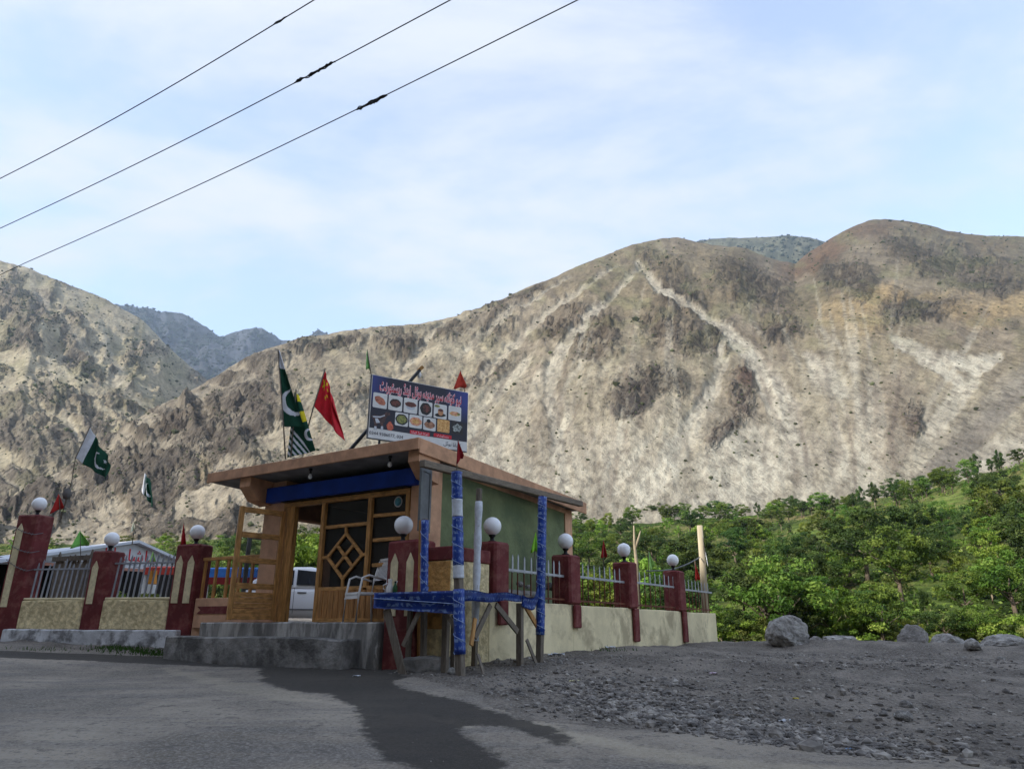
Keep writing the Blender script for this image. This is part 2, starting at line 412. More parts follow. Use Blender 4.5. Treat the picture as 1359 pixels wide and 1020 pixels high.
ro = link('road', grid_mesh('road', V+np.array([0, 0, .006]), nr, nc, gcols, mask=fm), M_asphalt); ro['kind'] = 'structure'

# ---- valley side with fields and trees
def hp(px, py, d): p = at(px, py, d); return (p.x, p.y, p.z)
_hc = [hp(1000, 885, 29), hp(1359, 895, 27), hp(820, 862, 38), hp(960, 806, 45), hp(1100, 800, 44), hp(1250, 796, 42), hp(1400, 785, 40),
       hp(780, 790, 62), hp(1000, 752, 78), hp(1200, 735, 74), hp(1370, 700, 62), hp(780, 700, 135), hp(900, 697, 140), hp(1000, 690, 135), hp(1100, 687, 128), hp(1200, 664, 112), hp(1290, 640, 98), hp(1380, 612, 90), hp(1480, 585, 88),
       hp(40, 775, 75), hp(200, 772, 75), hp(380, 780, 72), hp(40, 728, 135), hp(200, 724, 135), hp(300, 718, 140), hp(420, 712, 140), hp(600, 702, 140), hp(600, 780, 70),
       (-25, 30, -.9), (-5, 40, -1.0), (-15, 46, -.5), (-45, 40, -.3), (30, 27, -3.5), (60, 30, 6), (-60, 30, 2), (14, 26, -3.5), (-90, 100, 9), (5, 30, -2)]
_hf = rbf(_hc, .01)
hx = np.arange(-130, 150, 1.0); hy = np.arange(22, 200, 1.0); HX, HY = np.meshgrid(hx, hy)
def H(x, y):
    x = np.asarray(x, float); y = np.asarray(y, float)
    z = _hf(x, y)
    r = sstep(30, 60, y)
    ter = 1.6*((np.floor(z/1.6)+sstep(.7, 1.0, z/1.6-np.floor(z/1.6)))-z/1.6)
    return z+r*(ter*.85+(fbm(x*.08, y*.08, 71, 4)-.5)*2.0)
HZ = H(HX, HY)
t = NT('hill_grass'); v = t.coord('Object')
c1 = t.ramp(t.noise(v, .09, 6, .6), [(.38, hexc(58, 70, 34)), (.47, hexc(86, 96, 48)), (.55, hexc(118, 116, 70)), (.64, hexc(124, 110, 78))])
c1 = t.mix(t.ramp(t.noise(v, 1.1, 7, .75), [(.44, (0, 0, 0)), (.58, (.85, .85, .85))]), c1, hexc(48, 68, 26))
vz = t.coord('Object', (.3, .3, 5)); c1 = t.mix(t.math('MULTIPLY', t.attr('field', 'Fac'), t.ramp(t.noise(vz, .9, 5, .7), [(.42, (.15, .15, .15)), (.58, (.85, .85, .85))])), c1, hexc(126, 148, 70))
c1 = t.mix(t.math('MULTIPLY', t.attr('dry', 'Fac'), .85), c1, hexc(186, 170, 134))
t.base(c1); t.rough(.95); t.b.inputs['Specular IOR Level'].default_value = .1; t.bump(t.noise(v, 2.5, 6, .75), 1.0, .5); M_hill = t.m
HPX, HPY = proj(HX, HY, HZ)
dry = streak(HPX, HPY, [(-80, 718, 2.5), (150, 719, 2.5), (260, 714, 2)])*.9
fields = [[(945, 775), (1000, 760), (1010, 815), (950, 825)], [(1050, 700), (1090, 690), (1100, 715), (1060, 722)], [(1175, 685), (1290, 640), (1290, 690), (1190, 702)], [(1315, 640), (1400, 610), (1400, 690), (1325, 670)], [(1200, 775), (1300, 765), (1310, 810), (1210, 815)]]
fld = np.zeros(HX.shape)
for f in fields: fld = np.maximum(fld, inpoly(HPX+(fbm(HX*.2, HY*.2, 75, 4)-.5)*40, HPY+(fbm(HX*.2, HY*.2, 77, 4)-.5)*24, f).astype(float)*.7)
oh = link('hillside', grid_mesh('hillside', np.stack([HX.ravel(), HY.ravel(), HZ.ravel()], 1), *HX.shape, {'field': fld.ravel(), 'dry': dry.ravel()}), M_hill); oh['kind'] = 'structure'

# ---- mountains
t = NT('mountain_rock'); v = t.coord('Object', (1.2, .5, .55))
ca = t.attr('col'); rk = t.attr('rock', 'Fac')
lo = t.noise(v, .02, 8, .68); mid = t.noise(v, .07, 8, .7); hi = t.noise(v, .34, 7, .75)
nf = t.math('ADD', .5, t.math('MULTIPLY', rk, .5))
c1 = t.mix(1.0, ca, t.ramp(lo, [(.40, (.86, .85, .84)), (.60, (1.1, 1.1, 1.09))]), 'MULTIPLY')
c1 = t.mix(nf, c1, t.ramp(mid, [(.40, (.66, .65, .64)), (.49, (1, 1, 1)), (.60, (1.16, 1.16, 1.15))]), 'MULTIPLY')
c1 = t.mix(t.math('ADD', .25, t.math('MULTIPLY', nf, .75)), c1, t.ramp(hi, [(.40, (.42, .41, .40)), (.475, (1, 1, 1)), (.60, (1.18, 1.18, 1.17))]), 'MULTIPLY')
t.base(c1); t.rough(.95); t.b.inputs['Specular IOR Level'].default_value = .1
hgt = t.math('ADD', t.math('MULTIPLY', mid, t.math('ADD', 2.5, t.math('MULTIPLY', rk, 9.0))), t.math('MULTIPLY', hi, .9))
t.bump(hgt, .85, 1.4); M_mtn = t.m

def slopes_at(px, py):   # picture position -> (x/y, z/y)
    x = px-CX; y = -(py-CY); x, y = _c*x-_s*y, _s*x+_c*y
    fw = FPX*_cp-y*_sp; return x/fw, (FPX*_sp+y*_cp)/fw
CRAG = 15.0
def mountain(name, ridge, foot_py, yf, yr_pts, step, rows, relief, seed, color_fn, jag=3.0, px0=-90, px1=1450):
    """a slope rising from its foot to its crest line, with spurs, gullies and crags, and a back side"""
    px = np.arange(px0, px1+step, step); rx, ry = zip(*ridge)
    py_r = np.interp(px, rx, ry)+(fbm(px*.02, px*0+seed, seed, 6, .62)-.5)*jag*3
    xr, s1 = slopes_at(px, py_r); xf, s0 = slopes_at(px, np.interp(px, *zip(*foot_py)))
    s1 = np.maximum(s1, s0+.01)
    kr = np.exp(-.5*(np.arange(-60, 61)/22.0)**2); kr /= kr.sum(); s1s = np.convolve(np.pad(s1, 60, mode='edge'), kr, 'valid')
    Yr = np.interp(px, *zip(*yr_pts)); Yf = np.interp(px, *zip(*yf)) if not np.isscalar(yf) else np.full(px.shape, float(yf))
    s1s = np.maximum(s1s, s0+.008); zf = s0*Yf; zr = s1s*Yr; g = (zr-zf)/(Yr-Yf)
    k = np.linspace(0, 1, rows)[:, None]
    s = s0+(s1s-s0)*k; Y = (zf-g*Yf)/(s-g); s = s+(s1-s1s)*k**4
    T = (Y-Yf)/(Yr-Yf)                                    # 0 foot, 1 crest
    X = (xf*(1-k)+xr*k)*Y; Zm = s*Y
    arc = np.arctan(xr)*1.0; C = arc[None, :]*Yr.mean()   # metres along the slope
    # relief along the slope normal
    env = (.35+.65*sstep(.15, .6, T))*np.clip(T*6, 0, 1)*np.clip((1-T)*5+.12, 0, 1)
    D = Zm*0
    for (amp, lc, ly, fn, wfac, oc) in relief:
        wxx = C/lc+(fbm(C/(lc*1.3), Y/(ly*.8), seed+9, 3)-.5)*wfac
        n = ridged(wxx, Y/ly, seed+int(lc), oc) if fn == 'r' else fbm(wxx, Y/ly, seed+int(lc)+3, oc)
        D = D+amp*(n-.55)
    PX, PY = proj(X, Y, Zm)
    col, rock, dd = color_fn(PX, PY, C, Y, T)
    grain = fbm(PX/2.3, PY/2.0, seed+81, 3, .7); grain2 = fbm(PX/7+PY/40, PY/6, seed+85, 5, .65)
    k_ = (.88+.22*sstep(.25, .75, grain))*(.90+.19*sstep(.3, .7, grain2)); k_ = k_*(1-.30*sstep(.56, .70, grain2)*sstep(.45, .6, grain)*(.4+rock))  # dark specks put small rock shadows into the vertex colour
    lum = col.mean(-1, keepdims=True); col = (col*.95+lum*.05)*k_[..., None]*MTN_K*np.array([1.01, 1.0, .97])
    crag = ridged(C/38, Zm/30, seed+50, 6, .6)-.55; crag2 = ridged((C+Zm*.6)/14, (Zm-C*.3)/11, seed+61, 5, .6)-.5
    D = (D+dd)*env+rock*(crag*CRAG+crag2*CRAG*.45)*np.clip(env+.1, 0, 1)+(fbm(C/9, Zm/9, seed+70, 4)-.5)*3.0*np.clip(env+.2, 0, 1)
    n = np.array([-.0, -.62, .78])
    sx = X/np.hypot(X, Y); sy = Y/np.hypot(X, Y)
    X2 = X+D*-.62*sx; Y2 = Y+D*-.62*sy; Z2 = Zm+D*.78
    # back side
    nb = 6; bX = []; bY = []; bZ = []
    for b in range(1, nb+1):
        f = 1+b*.05; bX.append(X2[-1]*f); bY.append(Y2[-1]*f); bZ.append(Z2[-1]-(Yr*b*.05)*.55-(fbm(px*.03, px*0+b, seed+b, 3)-.5)*10)
    X3 = np.concatenate([X2, np.array(bX)]); Y3 = np.concatenate([Y2, np.array(bY)]); Z3 = np.concatenate([Z2, np.array(bZ)])
    colA = np.concatenate([col, np.repeat(col[-1:], nb, 0)]); rockA = np.concatenate([rock, np.repeat(rock[-1:], nb, 0)])
    me = grid_mesh(name, np.stack([X3.ravel(), Y3.ravel(), Z3.ravel()], 1), *X3.shape, {'col': colA.reshape(-1, 3), 'rock': rockA.ravel()})
    o = link(name, me, M_mtn); o['kind'] = 'structure'
    return o, (X2, Y2, Z2, PX, PY, rock, T)

MTN_K = .59
def lerpc(c, m, new):
    return c*(1-m[..., None])+np.array(new)[None, None]*m[..., None]
def col_main(PX, PY, C, Y, T):
    nx = (fbm(PX/26, PY/26, 201, 5, .6)-.5)*26; ny = (fbm(PX/26, PY/26, 211, 5, .6)-.5)*26
    nx2 = (fbm(PX/9, PY/9, 221, 4, .6)-.5)*9; ny2 = (fbm(PX/9, PY/9, 231, 4, .6)-.5)*9
    qx, qy = PX+nx+nx2, PY+ny+ny2; fx, fy = PX+nx*.35+nx2, PY+ny*.35+ny2
    c = np.zeros(PX.shape+(3,))+np.array(hexc(176, 165, 141))
    rock = np.zeros(PX.shape); dd = np.zeros(PX.shape)
    # the upper slope: olive-brown; the lower slopes: pale scree
    up = sstep(520, 400, qy+(qx-900)*-.10)*sstep(560, 760, qx); c = lerpc(c, up*.95, hexc(142, 129, 104))
    c = lerpc(c, sstep(980, 1060, qx)*sstep(440, 380, qy), hexc(136, 126, 100))
    c = lerpc(c, sstep(.45, .7, fbm(PX/60, PY/60, 260, 4))*.5*sstep(480, 640, qx), hexc(160, 146, 128))
    left = sstep(470, 330, qx); c = lerpc(c, left*.8, hexc(168, 157, 138)); rock = np.maximum(rock, left*1.0*sstep(.40, .58, fbm(PX/30+.3*PY/30, PY/22, 241, 4)))
    c = lerpc(c, rock*left*.65, hexc(118, 108, 99))
    low = sstep(520, 620, qy)*sstep(420, 520, qx); c = lerpc(c, low*.7, hexc(190, 182, 163))
    # striping of the scree down the slope
    st = fbm((C+Y*.12)/5.5, Y/120, 251, 5, .6); c = c*(0.93+.14*sstep(.3, .7, st))[..., None]
    # crags and dark rock bands
    brk = sstep(.36, .54, fbm(PX/9+PY/30, PY/8, 265, 5, .65))
    sc255 = lambda q: tuple(v*.86 for v in q) if sum(q) < 420 else q
    def dk(cx, cy, rx, ry, a, colr, r=.8, k=.85):
        nonlocal c, rock
        m = blob(qx, qy, cx, cy, rx*1.12, ry*1.12, a, .55)*(.45+.55*brk if r > .3 else 1.0); c = lerpc(c, m*k, hexc(*sc255(colr))); rock = np.maximum(rock, m*r)
    BR = (124, 110, 94); DG = (104, 97, 90); PU = (120, 104, 96); RD = (142, 110, 82)
    for a in ((880, 350, 48, 16, 30, (138, 124, 100)), (905, 395, 42, 20, 20, (126, 113, 96)), (1000, 385, 62, 34, 15, (122, 110, 92)), (930, 448, 46, 26, -5, (108, 98, 88)), (880, 430, 30, 30, 10, (128, 114, 96)),
              (845, 520, 46, 26, -35, (112, 104, 98)), (880, 505, 34, 22, 0, (122, 110, 94)), (835, 545, 26, 14, -20, (100, 95, 94)), (790, 450, 40, 34, -50, (138, 122, 104)), (745, 430, 36, 16, -35, (136, 120, 102)), (985, 530, 16, 44, 12, PU), (990, 500, 14, 14, 0, (140, 112, 96)),
              (955, 580, 12, 30, 40, PU), (1040, 440, 30, 20, 10, BR), (1030, 455, 24, 10, 10, DG), (1225, 418, 62, 15, -8, DG), (1195, 410, 24, 20, -30, DG), (1120, 370, 40, 30, 30, (112, 102, 88)), (1270, 350, 90, 26, 5, (116, 106, 88)), (1320, 385, 60, 14, 0, (106, 98, 86)), (1200, 330, 36, 18, 30, (122, 110, 90)),
              (1150, 385, 16, 30, 30, (110, 102, 88)), (1210, 555, 16, 22, 10, (128, 110, 100)), (1170, 560, 46, 70, -10, (158, 144, 126), .2, .6), (655, 410, 24, 9, -20, BR), (700, 395, 30, 8, -25, BR), (600, 450, 34, 12, -25, BR), (540, 470, 26, 14, -20, BR), (640, 500, 50, 14, -30, (144, 124, 104), .5), (660, 440, 40, 12, -35, BR, .6),
              (520, 465, 22, 14, 0, (126, 114, 102)), (470, 540, 40, 26, 0, (146, 132, 114), .5), (440, 470, 44, 16, -15, (118, 106, 96)), (395, 462, 24, 12, -15, (110, 100, 92)), (330, 545, 44, 36, -40, (120, 110, 102)), (318, 595, 26, 34, -50, (106, 98, 92)), (262, 600, 56, 30, -35, (124, 114, 104)), (230, 570, 40, 14, -35, (132, 118, 104)), (150, 640, 60, 26, -25, (126, 116, 106)), (215, 640, 22, 30, 0, (112, 104, 98)), (60, 670, 56, 14, -10, (130, 120, 110)), (270, 560, 36, 10, -40, (128, 116, 102)), (110, 610, 50, 14, -35, (128, 117, 105)), (60, 690, 40, 14, 0, (120, 112, 104))): dk(*a)
    for a in ((1085, 335, 60, 22, -35, RD), (1150, 305, 50, 16, -12, (140, 114, 86)), (1250, 305, 60, 12, 10, (142, 122, 92)), (1330, 322, 60, 10, 4, (150, 132, 98))): dk(*a, .15, .8)
    for a in ((1175, 400, 34, 16, -15, (196, 170, 124)), (1130, 425, 46, 26, 10, (186, 164, 124)), (1295, 420, 44, 20, 0, (190, 166, 124)), (1345, 410, 34, 18, 0, (194, 170, 126)), (1240, 395, 34, 8, 0, (178, 158, 118)), (270, 630, 12, 18, 0, (196, 178, 144)), (305, 655, 40, 26, -30, (190, 178, 156)), (360, 620, 40, 40, -45, (178, 168, 146))): dk(*a, .25, .75)
    # pale scree chutes
    CR = hexc(212, 204, 184)
    for pts, k in (([(845, 345, 5), (872, 378, 5), (930, 413, 6), (972, 448, 9), (1010, 492, 14), (1045, 545, 18), (1055, 600, 22), (1010, 645, 24), (930, 672, 20)], .85), ([(1010, 500, 8), (1030, 560, 7), (1020, 610, 9), (985, 660, 12)], .7), ([(960, 455, 5), (948, 500, 8), (915, 560, 9), (885, 620, 12), (850, 665, 14)], .75), ([(700, 470, 6), (660, 520, 12), (620, 570, 14)], .5), ([(880, 560, 4), (850, 600, 7), (815, 650, 10)], .5), ([(745, 560, 6), (765, 610, 9), (790, 660, 12)], .45), ([(1060, 560, 6), (1075, 620, 8), (1060, 680, 10)], .6), ([(820, 350, 3), (780, 385, 4), (700, 440, 6), (640, 500, 8)], .5), ([(760, 372, 3), (700, 410, 4), (620, 470, 6)], .45), ([(850, 348, 4), (805, 400, 5), (765, 440, 7), (735, 480, 11), (728, 520, 10), (742, 580, 9), (748, 660, 16)], .7), ([(735, 480, 8), (690, 540, 18), (640, 610, 22)], .45), ([(965, 480, 6), (935, 535, 14), (905, 590, 18), (860, 650, 24)], .7),
                   ([(1110, 560, 8), (1120, 620, 10), (1085, 680, 12)], .4), ([(1075, 480, 10), (1100, 510, 26), (1120, 520, 14)], .8), ([(1190, 455, 8), (1235, 480, 12), (1270, 510, 10)], .85), ([(1260, 480, 10), (1300, 490, 14), (1325, 478, 8)], .9), ([(1300, 500, 8), (1265, 540, 14), (1235, 580, 14)], .7), ([(1380, 590, 16), (1320, 600, 16), (1250, 650, 20)], .75), ([(1000, 590, 30), (950, 620, 30)], .75), ([(1160, 500, 12), (1165, 560, 14), (1150, 640, 20)], .4), ([(400, 470, 3), (455, 455, 4), (560, 440, 4)], .4), ([(590, 440, 3), (530, 500, 6), (470, 560, 12)], .4), ([(640, 560, 20), (700, 640, 30)], .35)):
        m = streak(fx, fy, pts); c = lerpc(c, m*k, CR*1 if False else CR); rock = rock*(1-m*k); dd = dd-m*2
    rs = np.random.default_rng(77)
    for q in range(130):
        x0 = rs.uniform(430, 1359); y0 = np.interp(x0, *zip(*main_ridge))+rs.uniform(30, 260); L = rs.uniform(60, 230)
        dx = np.interp(x0, [430, 640, 760, 880, 960, 1050, 1150, 1250, 1359], [-1.15, -.95, -.55, -.15, .45, .45, .05, -.45, -1.0])
        pp = [(x0, y0, 1.2)]; 
        for e in (.33, .66, 1.0): pp.append((x0+dx*L*e*(1-.35*e)+rs.normal(0, 5), y0+L*e, 1.5+rs.uniform(1, 6)*e*1.3))
        m = streak(PX+nx2*.5, PY+ny2*.5, pp, .8); lightk = rs.random() < .62
        c = lerpc(c, m*rs.uniform(.12, .42), hexc(206, 199, 180) if lightk else hexc(128, 113, 101))
    m = streak(fx, fy, [(1380, 500, 16), (1310, 565, 16), (1235, 640, 22)]); c = lerpc(c, m*.85, hexc(150, 142, 130)); rock *= 1-m
    m = streak(fx, fy, [(1380, 480, 10), (1330, 520, 12), (1270, 580, 10)]); c = lerpc(c, m*.6, hexc(166, 158, 142))
    c = lerpc(c, sstep(.55, .7, fbm(PX/34, PY/16, 270, 4))*.35*sstep(560, 380, PY), hexc(138, 140, 98))
    c = lerpc(c, sstep(.52, .68, fbm(PX/7, PY/7, 281, 3))*.35, hexc(118, 106, 94))
    return c, np.clip(rock, 0, 1), dd
main_ridge = [(-90, 712), (0, 672), (60, 640), (150, 577), (215, 538), (280, 504), (340, 470), (400, 450), (425, 447), (445, 443), (480, 439), (560, 430), (600, 421), (640, 406), (720, 376), (800, 341), (840, 323), (880, 314), (900, 314), (930, 322), (990, 330), (1035, 348), (1056, 352), (1075, 334), (1110, 312), (1150, 294), (1180, 290), (1225, 297), (1260, 306), (1300, 312), (1359, 315), (1450, 318)]
o_main, d_main = mountain('mountain', main_ridge, [(-90, 760), (300, 745), (600, 728), (1000, 720), (1250, 690), (1359, 668), (1450, 650)], 148,
    [(-90, 230), (0, 270), (150, 340), (280, 430), (400, 520), (560, 570), (700, 630), (895, 710), (1056, 820), (1180, 920), (1359, 970), (1450, 990)], 2.0, 240,
    [(20, 170, 620, 'r', 1.0, 3), (6, 55, 300, 'r', .9, 4), (5, 24, 60, 'f', .5, 4)], 11, col_main, 3.0)
CRAG = 30.0
def col_left(PX, PY, C, Y, T):
    nx = (fbm(PX/30, PY/30, 301, 5, .6)-.5)*40; ny = (fbm(PX/30, PY/30, 311, 5, .6)-.5)*40; qx, qy = PX+nx, PY+ny
    c = np.zeros(PX.shape+(3,))+np.array(hexc(192, 180, 152)); n = fbm((PX+PY*.5)/34, (PY-PX*.4)/20, 321, 5, .58)
    rock = sstep(.46, .66, n)*.9
    c = lerpc(c, rock*.7, hexc(138, 126, 112))
    for a in ((60, 590, 40, 34, -40), (20, 560, 26, 50, 20), (70, 520, 30, 14, 40), (130, 560, 30, 14, 40), (170, 600, 34, 14, 40), (40, 420, 30, 40, 40), (100, 470, 26, 20, 30), (20, 640, 40, 20, 0)):
        m = blob(qx, qy, *a); c = lerpc(c, m*.6, hexc(122, 113, 104)); rock = np.maximum(rock, m)
    for pts in ([(70, 470, 3), (72, 510, 4), (90, 550, 5), (105, 580, 6)], [(-10, 620, 4), (25, 650, 5)], [(130, 430, 4), (170, 500, 5)], [(40, 380, 6), (90, 430, 6), (180, 520, 6), (240, 550, 5)]):
        m = streak(qx*.3+PX*.7, qy*.3+PY*.7, pts); c = lerpc(c, m*.6, hexc(196, 186, 164)); rock *= 1-m*.6
    c = lerpc(c, sstep(.5, .66, fbm(PX/26, PY/22, 331, 4))*.4, hexc(142, 138, 100))
    return c, rock, np.zeros(PX.shape)
o_left, d_left = mountain('mountain_left', [(-160, 318), (-90, 330), (-40, 340), (0, 346), (40, 358), (75, 372), (110, 385), (150, 405), (190, 428), (225, 462), (255, 485), (278, 506), (330, 545), (380, 590)], [(-160, 735), (380, 700)], 300,
    [(-160, 1150), (0, 1080), (150, 1080), (280, 1050), (380, 950)], 2.0, 220, [(46, 210, 600, 'r', 1.1, 4), (16, 70, 260, 'r', 1, 4), (9, 28, 80, 'f', .6, 4)], 23, col_left, 2.6, -160, 380)
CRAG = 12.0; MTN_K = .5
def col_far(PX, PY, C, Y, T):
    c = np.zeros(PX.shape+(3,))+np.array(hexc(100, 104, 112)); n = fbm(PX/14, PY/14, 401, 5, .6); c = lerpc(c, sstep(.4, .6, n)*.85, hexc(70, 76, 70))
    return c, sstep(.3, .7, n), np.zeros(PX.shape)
o_far, d_far = mountain('far_mountain', [(60, 372), (140, 396), (180, 402), (215, 412), (255, 422), (275, 434), (290, 444), (318, 438), (345, 440), (372, 452), (390, 449), (408, 441), (424, 437), (436, 443), (470, 452), (520, 470)], [(60, 560), (520, 560)], 1700,
    [(60, 2700), (520, 2900)], 2.0, 110, [(90, 420, 900, 'r', .9, 5), (45, 160, 400, 'r', .8, 4)], 37, col_far, 7.5, 60, 520)
def col_back(PX, PY, C, Y, T):
    c = np.zeros(PX.shape+(3,))+np.array(hexc(128, 128, 104)); n = fbm(PX/10, PY/8, 411, 5, .6); c = lerpc(c, sstep(.45, .6, n)*.8, hexc(82, 88, 72))
    return c, n*0, np.zeros(PX.shape)
o_back, d_back = mountain('back_mountain', [(880, 335), (930, 320), (960, 316), (1000, 314), (1040, 313), (1075, 315), (1100, 322), (1180, 330)], [(880, 420), (1180, 420)], 1200, [(880, 1750), (1180, 1750)], 2.0, 60, [(40, 160, 400, 'r', .8, 4)], 43, col_back, 2.0, 880, 1180)

# scrub on the slopes: far too many to count
def scrub(name, data, n, dens, size, mat, seed):
    X2, Y2, Z2, PX, PY, rock, T = data; r = np.random.default_rng(seed)
    w = dens(PX, PY, rock, T).ravel()*((PX.ravel() > -60) & (PX.ravel() < 1420)); w = w/w.sum()
    ids = r.choice(len(w), n, p=w); P = np.stack([X2.ravel()[ids], Y2.ravel()[ids], Z2.ravel()[ids]], 1)
    base = np.array([(0, 0, 1.0), (.8, 0, .45), (.25, .76, .5), (-.65, .5, .4), (-.65, -.5, .5), (.25, -.76, .45), (0, 0, -.5)])
    F0 = np.array([(0, 1, 2), (0, 2, 3), (0, 3, 4), (0, 4, 5), (0, 5, 1), (6, 2, 1), (6, 3, 2), (6, 4, 3), (6, 5, 4), (6, 1, 5)])
    S = size*(r.gamma(2.2, .42, n)+.25)*np.clip(P[:, 1]/600, .35, 1.3)
    V = P[:, None]+base[None]*S[:, None, None]*r.uniform(.6, 1.3, (n, 7, 1))
    F = F0[None]+(np.arange(n)*7)[:, None, None]
    o = link(name, tris_mesh(name, V.reshape(-1, 3), F.reshape(-1, 3)), mat); o['kind'] = 'stuff'; return o
M_scrub = pmat('scrub_leaves', hexc(74, 78, 52), .5, .05, .95, 0)
M_scrubf = pmat('far_pines', hexc(52, 62, 50), .4, .02, .95, 0)
clus = lambda PX, PY, s, a, b: sstep(a, b, fbm(PX/16, PY/16, s, 4, .6))
scrub('scrub', d_main, 3000, lambda PX, PY, rock, T: (.025+clus(PX, PY, 501, .52, .7)*(.4+rock)+.8*clus(PX, PY, 503, .55, .7)*sstep(380, 330, PY))*np.clip(T, .0, 1)**.3, .85, M_scrub, 1)
scrub('scrub', d_left, 3000, lambda PX, PY, rock, T: (.05+clus(PX, PY, 511, .45, .62)*(.3+rock*.8))*(.25+sstep(620, 420, PY)*2.0), .8, M_scrub, 2)
scrub('pine_forest', d_far, 6500, lambda PX, PY, rock, T: .2+clus(PX, PY, 521, .4, .6), 3.0, M_scrubf, 3)
scrub('pine_forest', d_back, 1500, lambda PX, PY, rock, T: .1+clus(PX, PY, 531, .45, .6), 1.9, M_scrubf, 4)

# ---- unseen hillside added behind the viewer, sized to keep the road in shade
cu_ = np.linspace(-220, 160, 190); ct = np.linspace(0, 1, 40)
CU, CT = np.meshgrid(cu_, ct)
uu = -9-CT*16-(fbm(CU/16, CT*3, 601, 5)-.5)*7*CT; zz = -2.2+CT**1.15*34+(fbm(CU/12, CT*4, 611, 5)-.5)*7*CT
aU = KF.a; bV = KF.b
cx_ = aU.x*uu+bV.x*CU; cy_ = aU.y*uu+bV.y*CU
back = np.stack([cx_.ravel(), cy_.ravel(), zz.ravel()], 1)
oc = link('unseen_shade_hill', grid_mesh('unseen_shade_hill', back, *CU.shape, {'col': np.tile(np.array(hexc(150, 140, 122)), (CU.size, 1)), 'rock': np.full(CU.size, .15)}), M_mtn); oc['kind'] = 'structure'

# ---- haze of the valley air
def haze():
    zs = [o for o in bpy.data.objects if o.type == 'MESH']; lo = np.array([1e9]*3); hi = -lo
    for o in zs:
        for c in o.bound_box: p = np.array(o.matrix_world@Vector(c)); lo = np.minimum(lo, p); hi = np.maximum(hi, p)
    lo = lo-np.array([60, 60, 1.0]); hi = hi+np.array([60, 60, 10])
    m = MB().hexa([(lo[0], lo[1], lo[2]), (hi[0], lo[1], lo[2]), (hi[0], hi[1], lo[2]), (lo[0], hi[1], lo[2]), (lo[0], lo[1], hi[2]), (hi[0], lo[1], hi[2]), (hi[0], hi[1], hi[2]), (lo[0], hi[1], hi[2])])
    t = bpy.data.materials.new('haze_air'); t.use_nodes = True; n = t.node_tree.nodes; n.clear(); o = n.new('ShaderNodeOutputMaterial'); v = n.new('ShaderNodeVolumePrincipled')
    v.inputs['Color'].default_value = (.62, .78, 1.0, 1); v.inputs['Density'].default_value = HAZE; v.inputs['Anisotropy'].default_value = 0.0; t.node_tree.links.new(v.outputs[0], o.inputs['Volume'])
    ob = m.build('haze', t); ob['kind'] = 'stuff'
HAZE = .00010
haze()

# ================================================================ materials of the built things
M_salmon = pmat('salmon_plaster', hexc(212, 166, 134), .16, 3, .85, .2, 60, .006, dirt=hexc(150, 112, 88), dirt_amt=.35)
M_salmon2 = pmat('salmon_paint_worn', hexc(198, 152, 120), .14, 5, .8, .15, 50, .005, dirt=hexc(140, 106, 84), dirt_amt=.4, dscale=3)
M_green = pmat('green_plaster', hexc(116, 126, 92), .2, 2.4, .88, .8, 22, .014, dirt=hexc(84, 98, 74), dirt_amt=.6, dscale=1.1)
M_soffit = pmat('grey_cement', hexc(132, 130, 128), .2, 3, .9, .2, 30, .008)
M_blue = pmat('blue_paint', hexc(20, 62, 158), .18, 3, .6, .08, 30, .004)
M_wood = pmat('varnished_wood', hexc(182, 134, 80), .36, 5, .5, .15, 30, .004, (6, 6, .8))
M_woodh = pmat('varnished_wood_rail', hexc(186, 138, 84), .36, 5, .5, .15, 30, .004, (1.5, 1.5, 6))
M_woodp = pmat('varnished_planks', hexc(178, 128, 78), .38, 4, .5, .15, 30, .004, (5, 5, .7), dirt=hexc(96, 56, 24), dirt_amt=.5)
M_old = pmat('weathered_timber', hexc(124, 114, 102), .35, 3, .9, .5, 24, .006, (7, 7, .8), dirt=hexc(72, 64, 58), dirt_amt=.6, dscale=3)
M_oldh = pmat('weathered_timber_beam', hexc(134, 122, 108), .35, 3, .9, .5, 24, .006, (1, 1, 8), dirt=hexc(74, 66, 60), dirt_amt=.6, dscale=3)
M_yellow_wood = pmat('fresh_timber', hexc(184, 138, 84), .25, 4, .75, .2, 30, .004, (6, 6, .8))
M_grey_frame = pmat('grey_frame_paint', hexc(112, 116, 118), .2, 4, .6, .1, 30, .003, dirt=hexc(76, 76, 76), dirt_amt=.5)
M_cement = pmat('rough_cement', hexc(138, 135, 131), .35, 2.5, .95, .8, 14, .03, dirt=hexc(62, 60, 58), dirt_amt=.75, dscale=1.4)
M_cement2 = pmat('step_cement', hexc(128, 125, 121), .35, 2.2, .95, .7, 16, .025, (1.6, 1.6, .45), dirt=hexc(196, 192, 186), dirt_amt=.7, dscale=2.6)
M_dark = pmat('dark_interior', hexc(34, 30, 28), .3, 2, .9, 0)  # near-black: the gloom of the rooms is put into this colour
M_maroon = pmat('maroon_paint', hexc(106, 46, 46), .2, 3, .8, .35, 40, .008, dirt=hexc(140, 90, 82), dirt_amt=.5, dscale=5)
M_cream_rough = pmat('rough_cream_render', hexc(226, 208, 164), .24, 12, .95, 1.0, 15, .035, dirt=hexc(160, 142, 104), dirt_amt=.5, dscale=8)
M_cream = pmat('cream_render', hexc(228, 213, 174), .14, 1.6, .92, .3, 16, .01, dirt=hexc(160, 146, 118), dirt_amt=.75, dscale=1.3)
M_orange_rough = pmat('rough_orange_render', hexc(202, 154, 92), .24, 10, .95, 1.0, 15, .035, dirt=hexc(150, 112, 66), dirt_amt=.5, dscale=8)
M_cream_flat = pmat('cream_inset', hexc(222, 208, 170), .16, 8, .9, .4, 22, .01, dirt=hexc(158, 142, 108), dirt_amt=.4, dscale=4)
